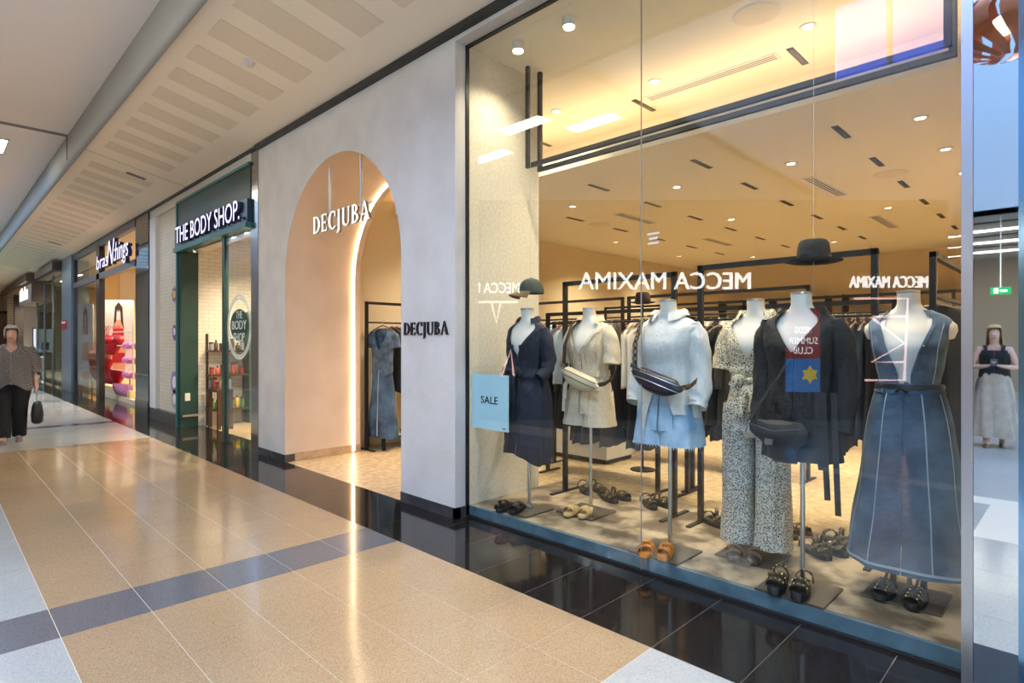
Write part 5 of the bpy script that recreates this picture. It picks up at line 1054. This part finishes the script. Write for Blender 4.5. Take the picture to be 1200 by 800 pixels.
for pl_ in ([(1000, 350), (1062, 350), (1058, 445), (1012, 445)], [(1020, 372), (1058, 402), (1020, 424), (1058, 424)], [(1022, 371), (1060, 371)], [(560, 354), (608, 354)], [(577, 354), (583, 378), (588, 354)], [(589, 440), (600, 410), (603, 440)]):
    MB().tube([(lx(a), -.05, lz(b)) for a, b in pl_], .022, 6).build('neon_tube', NEON, ms_)
ps = T('lightbox_poster', 'tall lit red and blue summer club poster on the beauty shopfront', 'poster', (-5.66, -3.34, 0), math.atan2(.705, -.709))
B(-2.9, -2.2, -.08, -.02, .5, 2.1).build('frame', DARKT, ps); B(-2.87, -2.23, -.085, -.08, 1.15, 2.07).build('poster_print', emit_mat('poster_red_lit', '#B0382F', 2.2), ps); B(-2.87, -2.23, -.085, -.08, .53, 1.15).build('poster_print', emit_mat('poster_blue_lit', '#3D86E0', 2.6), ps)
PW = emit_mat('poster_text_lit', '#FFFFFF', 6)
for s_, z_, w_ in (("MECCA'S", 1.62, .3), ('SUMMER', 1.42, .54), ('CLUB', 1.24, .36)): flat_text(s_, w_, PW, ps, (-2.55, -.09, z_), (1, 0, 0), .12, center=True)
MB().prism([((.17 if k % 2 else .1) * math.cos(6.283 * k / 12) - 2.68, .85 + (.17 if k % 2 else .1) * math.sin(6.283 * k / 12)) for k in range(12)], lambda a, b, d: (a, d, b), -.09, -.086).build('star_print', emit_mat('poster_yellow_lit', '#F2D23A', 3), ps)
ex = T('exit_sign', 'green emergency exit sign across the concourse', 'sign', (-1.3, -9.3, 2.49)); B(-.16, .16, -.03, .03, -.07, .07).build('box', emit_mat('exit_green', '#1E9B57', 2), ex); B(-.1, -.04, .03, .034, -.04, .045).build('figure_print', PW, ex); B(.0, .1, .03, .034, -.012, .012).build('arrow_print', PW, ex); MB().cyl((0, 0, .07), (0, 0, 1.51), .008, n=6).build('rod', CHROME, ex)
# copper pendant
pd = T('pendant_lamp', 'large copper petal pendant lamp hanging in the atrium', 'pendant lamp', (-.63, -1.83, 4.72)); COP = mat('copper_petal', '#B06A4A', .3, metal=.8)
for k in range(12):
    a0 = 2 * math.pi * k / 12; rows = []
    for j in range(11):
        v = math.pi * (.06 + .86 * j / 10); tw = a0 + .9 * math.sin(v); rows.append([(.46 * math.sin(v) * math.cos(tw + d), .46 * math.sin(v) * math.sin(tw + d), .36 * math.cos(v)) for d in (-.17, -.08, 0, .08, .17)])
    MB().loft(rows, closed=False).build('petal', COP, pd, True)
MB().lathe([(.0, -.12), (.1, -.06), (.1, .06), (0, .12)], n=14).build('bulb', emit_mat('bulb_glow', '#FFE2BC', 4), pd, True); MB().cyl((0, 0, .3), (0, 0, 4.8), .008, n=6).build('cable', DARKT, pd)
# ================================================================== people
def skin_mesh(name, J, E, m):
    ks = list(J); me = bpy.data.meshes.new(name); me.from_pydata([J[k][0] for k in ks], [(ks.index(a), ks.index(b)) for a, b in E], []); me.update()
    o = bpy.data.objects.new(name, me); COL.objects.link(o); sm = o.modifiers.new('s', 'SKIN'); sm.use_smooth_shade = True
    lay = me.skin_vertices[0].data
    for i, k in enumerate(ks):
        r = J[k][1]; lay[i].radius = r if isinstance(r, tuple) else (r, r); lay[i].use_root = (k == 'pelvis')
    ss = o.modifiers.new('u', 'SUBSURF'); ss.levels = 2; ss.render_levels = 2
    dg = bpy.context.evaluated_depsgraph_get(); dg.update(); r = bpy.data.meshes.new_from_object(o.evaluated_get(dg)); bpy.data.objects.remove(o)
    r.materials.clear(); r.materials.append(m); r.polygons.foreach_set('use_smooth', [True] * len(r.polygons)); r.name = name
    return r
def hand(J, E, s, wrist, pos, d, curl):
    """palm with four fingers and a thumb; d = pointing direction, curl = finger bend direction"""
    p = Vector(pos); d = Vector(d).normalized(); c = Vector(curl).normalized(); side = d.cross(c).normalized() * s
    J[s, 'palm'] = (tuple(p), (.03, .018)); J[s, 'palm2'] = (tuple(p + d * .045), (.034, .015)); E += [(wrist, (s, 'palm')), ((s, 'palm'), (s, 'palm2'))]
    for i, L in enumerate((.06, .07, .066, .05)):
        b = p + d * .06 + side * (.03 - .02 * i)
        J[s, 'f', i, 0] = (tuple(b), .0095); J[s, 'f', i, 1] = (tuple(b + d * L * .55 + c * .012), .0085); J[s, 'f', i, 2] = (tuple(b + d * L * .75 + c * .04), .007); E += [((s, 'palm2'), (s, 'f', i, 0)), ((s, 'f', i, 0), (s, 'f', i, 1)), ((s, 'f', i, 1), (s, 'f', i, 2))]
    t0 = p + side * .035 + d * .01; J[s, 't', 0] = (tuple(t0), .011); J[s, 't', 1] = (tuple(t0 + side * .02 + d * .03 + c * .012), .009); J[s, 't', 2] = (tuple(t0 + side * .022 + d * .055 + c * .03), .0075); E += [((s, 'palm'), (s, 't', 0)), ((s, 't', 0), (s, 't', 1)), ((s, 't', 1), (s, 't', 2))]
def person(label, loc, rz, skin, arms, legs, group=None, wide=1.0):
    t = T('person', label, 'person', loc, rz)
    J = {'pelvis': ((0, 0, .90), (.15 * wide, .115)), 'spine': ((0, .01, 1.08), (.135 * wide, .11)), 'chest': ((0, 0, 1.27), (.15 * wide, .11)), 'nb': ((0, .015, 1.39), (.07, .06)), 'neck': ((0, .005, 1.445), .05), 'jaw': ((0, -.012, 1.495), (.055, .065)), 'face': ((0, -.006, 1.55), (.07, .085)), 'brow': ((0, .002, 1.60), (.068, .085)), 'top': ((0, .008, 1.64), .045), 'nose': ((0, -.092, 1.55), .009), 'nt': ((0, -.108, 1.535), .008)}
    E = [('pelvis', 'spine'), ('spine', 'chest'), ('chest', 'nb'), ('nb', 'neck'), ('neck', 'jaw'), ('jaw', 'face'), ('face', 'brow'), ('brow', 'top'), ('face', 'nose'), ('nose', 'nt')]
    for s in (-1, 1):
        el, wr, hd, dd, cc = arms[s]; kn, an, toe = legs[s]
        J[s, 'sh'] = ((s * .165 * wide, .01, 1.345), .058); J[s, 'el'] = (el, .041); J[s, 'wr'] = (wr, .026); E += [('chest', (s, 'sh')), ((s, 'sh'), (s, 'el')), ((s, 'el'), (s, 'wr'))]; hand(J, E, s, (s, 'wr'), hd, dd, cc)
        J[s, 'hip'] = ((s * .09, 0, .84), .095); J[s, 'kn'] = (kn, .058); J[s, 'an'] = (an, .036); J[s, 'heel'] = ((an[0], an[1] + .03, an[2] - .045), .03); J[s, 'toe'] = (toe, (.035, .022)); E += [('pelvis', (s, 'hip')), ((s, 'hip'), (s, 'kn')), ((s, 'kn'), (s, 'an')), ((s, 'an'), (s, 'heel')), ((s, 'an'), (s, 'toe'))]
    o = bpy.data.objects.new('body', skin_mesh('body', J, E, skin)); COL.objects.link(o); o.parent = t
    for s in (-1, 1): MB().lathe([(0, -.008), (.009, 0), (0, .008)], (s * .028, -.082, 1.567), 10).build('eye', mat('eye_dark', '#2A2320', .3), t, True); MB().lathe([(0, -.03), (.012, -.012), (.014, .012), (0, .03)], (s * .072, .012, 1.55), 8, .6, 1).build('ear', skin, t, True)
    MB().tube([(-.024, -.078, 1.508), (0, -.087, 1.506), (.024, -.078, 1.508)], .006, 6).build('mouth', mat('lips', '#A8605A', .5), t, True)
    return t
def hairdo(t, m, length, vol=.022, curl=.012, taper=.0):
    # cap of hair: covers crown, sides and nape, leaves the face open
    rows = []
    for j in range(15):
        v = j / 14; row = []
        for k in range(37):
            a = 2 * math.pi * k / 36; front = max(0, -math.sin(a)); fr_ = min(1, front * 2.0); low = 1.60 - (length + .02) * (1 - fr_) + .052 * fr_
            top = 1.685 + vol; ph_ = v * math.pi / 2; q = 1 + curl * 3 * math.sin(7 * a + 5 * v) + curl * 2.5 * math.sin(4 * a - 9 * v)
            rr_ = math.sin(ph_) ** .75 * (1 - taper * max(0, v - .6) / .4); vv = vol * (1 - .75 * fr_); row.append(((.083 + vv) * rr_ * q * math.cos(a), .012 + (.1 + vv * .8) * rr_ * q * math.sin(a), top + (low - top) * (1 - math.cos(ph_)) ** .95))
        rows.append(row)
    MB().loft(rows, closed=False).build('hair', m, t, True)
FAIR = mat('fair_skin', '#C99C84', .55, col2='#D0A58E', scale=30)
w1 = person('grey-haired woman in a dark patterned blouse and black trousers walking with a black bag', (-11.13, .88, 0), R(82), FAIR,
    {1: ((.25, .03, 1.08), (.275, -.04, .86), (.28, -.055, .815), (.02, -.1, -1), (-.5, 0, .1)), -1: ((-.25, .04, 1.08), (-.26, -.06, .87), (-.262, -.08, .82), (0, -.15, -1), (.5, 0, .1))},
    {1: ((.085, -.02, .47), (.08, .1, .09), (.08, -.05, .03)), -1: ((-.09, -.1, .48), (-.085, -.18, .09), (-.085, -.33, .035))}, wide=1.12)
hairdo(w1, mat('grey_hair', '#A39D95', .8, col2='#BDB7AE', scale=40), .075, .02, .012, .16)
BLO = mat('patterned_blouse', '#3A3735', .8, col2='#8B857F', scale=70, kind='checker'); BTR = mat('black_trouser', '#141315', .85)
c = Cloth([(.76, .255, .19, -.01, .06), (.9, .245, .185, -.01, .05), (1.1, .225, .17, 0, .03), (1.27, .22, .155, 0, .015), (1.37, .2, .11, .005, .005), (1.41, .12, .085, .01, 0), (1.43, .085, .075, .01, 0)], (7, 11), 200, vneck(1.3, 1.43, .5)); c.sheet(1.43, .80, 60, 34, lambda th: .05 * math.cos(4 * th)).build('blouse', BLO, w1, True)
for s in (-1, 1):
    sleeve([(s * .17, .01, 1.36), (s * .225, .02, 1.25), (s * .255, .03, 1.08), (s * .265, .0, .98)], [.085, .09, .085, .08], 1, .05, 3).build('sleeve', BLO, w1, True)
    an = (.08, .1, .09) if s > 0 else (-.085, -.18, .09); kn = (.085, -.02, .47) if s > 0 else (-.09, -.1, .48)
    sleeve([(s * .09, 0, .92), (s * .095, 0, .8), kn, (an[0], an[1], .09)], [.135, .13, .095, .085], 1, .04, 9 + s).build('trouser_leg', BTR, w1, True)
    rows = [[(an[0] + .042 * math.cos(a) * w_, an[1] - .05 + .125 * math.sin(a), z) for a in [6.283 * k / 18 for k in range(18)]] for z, w_ in ((.0, 1), (.03, 1.02), (.06, .8), (.075, .5))]; MB().loft(rows, True, True).build('shoe', mat('taupe_shoe', '#8C7A70', .6), w1, True)
hb = T('handbag', 'black cloth bag hanging from the walking woman\'s hand', 'bag', (-11.13, .88, 0), R(82)); BG = mat('bag_black', '#1C1A1B', .6)
MB().loft([[(.29 + sx_ * spw(math.cos(a), .7), -.09 + .16 * (sx_ / .06) * .6 * spw(math.sin(a), .7) + .04 * (z < .4), z + .015 * math.sin(a)) for a in [6.283 * k / 18 for k in range(18)]] for z, sx_ in ((.27, .05), (.29, .07), (.4, .075), (.52, .06), (.56, .045))], True, True).build('pouch', BG, hb, True)
for d in (-.045, .045): MB().tube([(.29, -.09 + d * 1.3, .55), (.285, -.085 + d * .6, .68), (.27, -.08, .765), (.285, -.085 + d * .5, .69)], .006, 6).build('handle', mat('handle_grey', '#8D8B8C', .6), hb, True)
w2 = person('woman in black vest top and long beige skirt with phone, mirrored in the pier', (-.96, -4.5, 0), R(176), FAIR,
    {1: ((.24, -.02, 1.1), (.11, -.24, 1.12), (.075, -.265, 1.13), (-1, -.4, .2), (0, .2, 1)), -1: ((-.24, -.02, 1.1), (-.11, -.24, 1.12), (-.075, -.265, 1.13), (1, -.4, .2), (0, .2, 1))},
    {1: ((.09, -.06, .47), (.085, -.08, .09), (.085, -.22, .03)), -1: ((-.09, .0, .47), (-.085, .1, .09), (-.085, -.05, .03))}, wide=1.0)
hairdo(w2, mat('blonde_hair', '#B08C5A', .7, col2='#C7A674', scale=30), .26, .016, .006)
c = Cloth([(1.0, .175, .13, 0, .01), (1.1, .165, .13, .005, .01), (1.27, .17, .13, -.005, .005), (1.33, .15, .115, 0, 0)], (5, 9), 210); c.sheet(1.34, .96, 48, 22, lambda th: 0).build('vest_top', BTR, w2, True)
for s in (-1, 1): ribbon([(s * .09, -.105, 1.32), (s * .1, -.05, 1.40), (s * .1, .03, 1.41), (s * .09, .1, 1.33)], (1, 0, 0), .045).build('shoulder_strap', BTR, w2, True)
BSK = mat('beige_skirt', '#A8998A', .85, col2='#B5A798', scale=12)
c = Cloth([(.14, .27, .22, 0, .06), (.5, .235, .19, 0, .05), (.85, .2, .15, 0, .03), (1.02, .16, .13, 0, .01)], (7, 12), 220); c.sheet(1.02, .14, 56, 30).build('skirt', BSK, w2, True)
for s, ay in ((1, -.08), (-1, .1)): MB().loft([[(s * .085 + .04 * math.cos(a) * w_, ay - .05 + .12 * math.sin(a), z) for a in [6.283 * k / 16 for k in range(16)]] for z, w_ in ((0, 1), (.03, 1), (.06, .6))], True, True).build('shoe', mat('tan_shoe', '#7A5A48', .6), w2, True)
ph = T('phone', 'phone held in both hands by the mirrored woman', 'phone', (-.96, -4.5, 0), R(176)); MB().box(-.037, .037, -.005, .005, -.075, .075, Matrix.Translation((0, -.31, 1.175)) @ Matrix.Rotation(R(-50), 4, 'X')).build('case', BKR, ph); MB().box(-.033, .033, .005, .006, -.07, .07, Matrix.Translation((0, -.31, 1.175)) @ Matrix.Rotation(R(-50), 4, 'X')).build('display', emit_mat('phone_glow', '#E8EEF5', 1), ph)
b2 = T('shoulder_bag', 'black bag hanging at the mirrored woman\'s elbow', 'bag', (-.96, -4.5, 0), R(176)); MB().loft([[(.29 + .06 * spw(math.cos(a), .7) * w_, -.05 + .14 * spw(math.sin(a), .7) * w_, z) for a in [6.283 * k / 18 for k in range(18)]] for z, w_ in ((.78, .8), (.8, 1), (.95, 1), (1.0, .8))], True, True).build('pouch', BG, b2, True)
for d in (-.05, .05): MB().tube([(.29, -.05 + d * 1.6, .99), (.265, -.04 + d * .5, 1.08), (.245, -.02, 1.13)], .006, 6).build('handle', BG, b2, True)
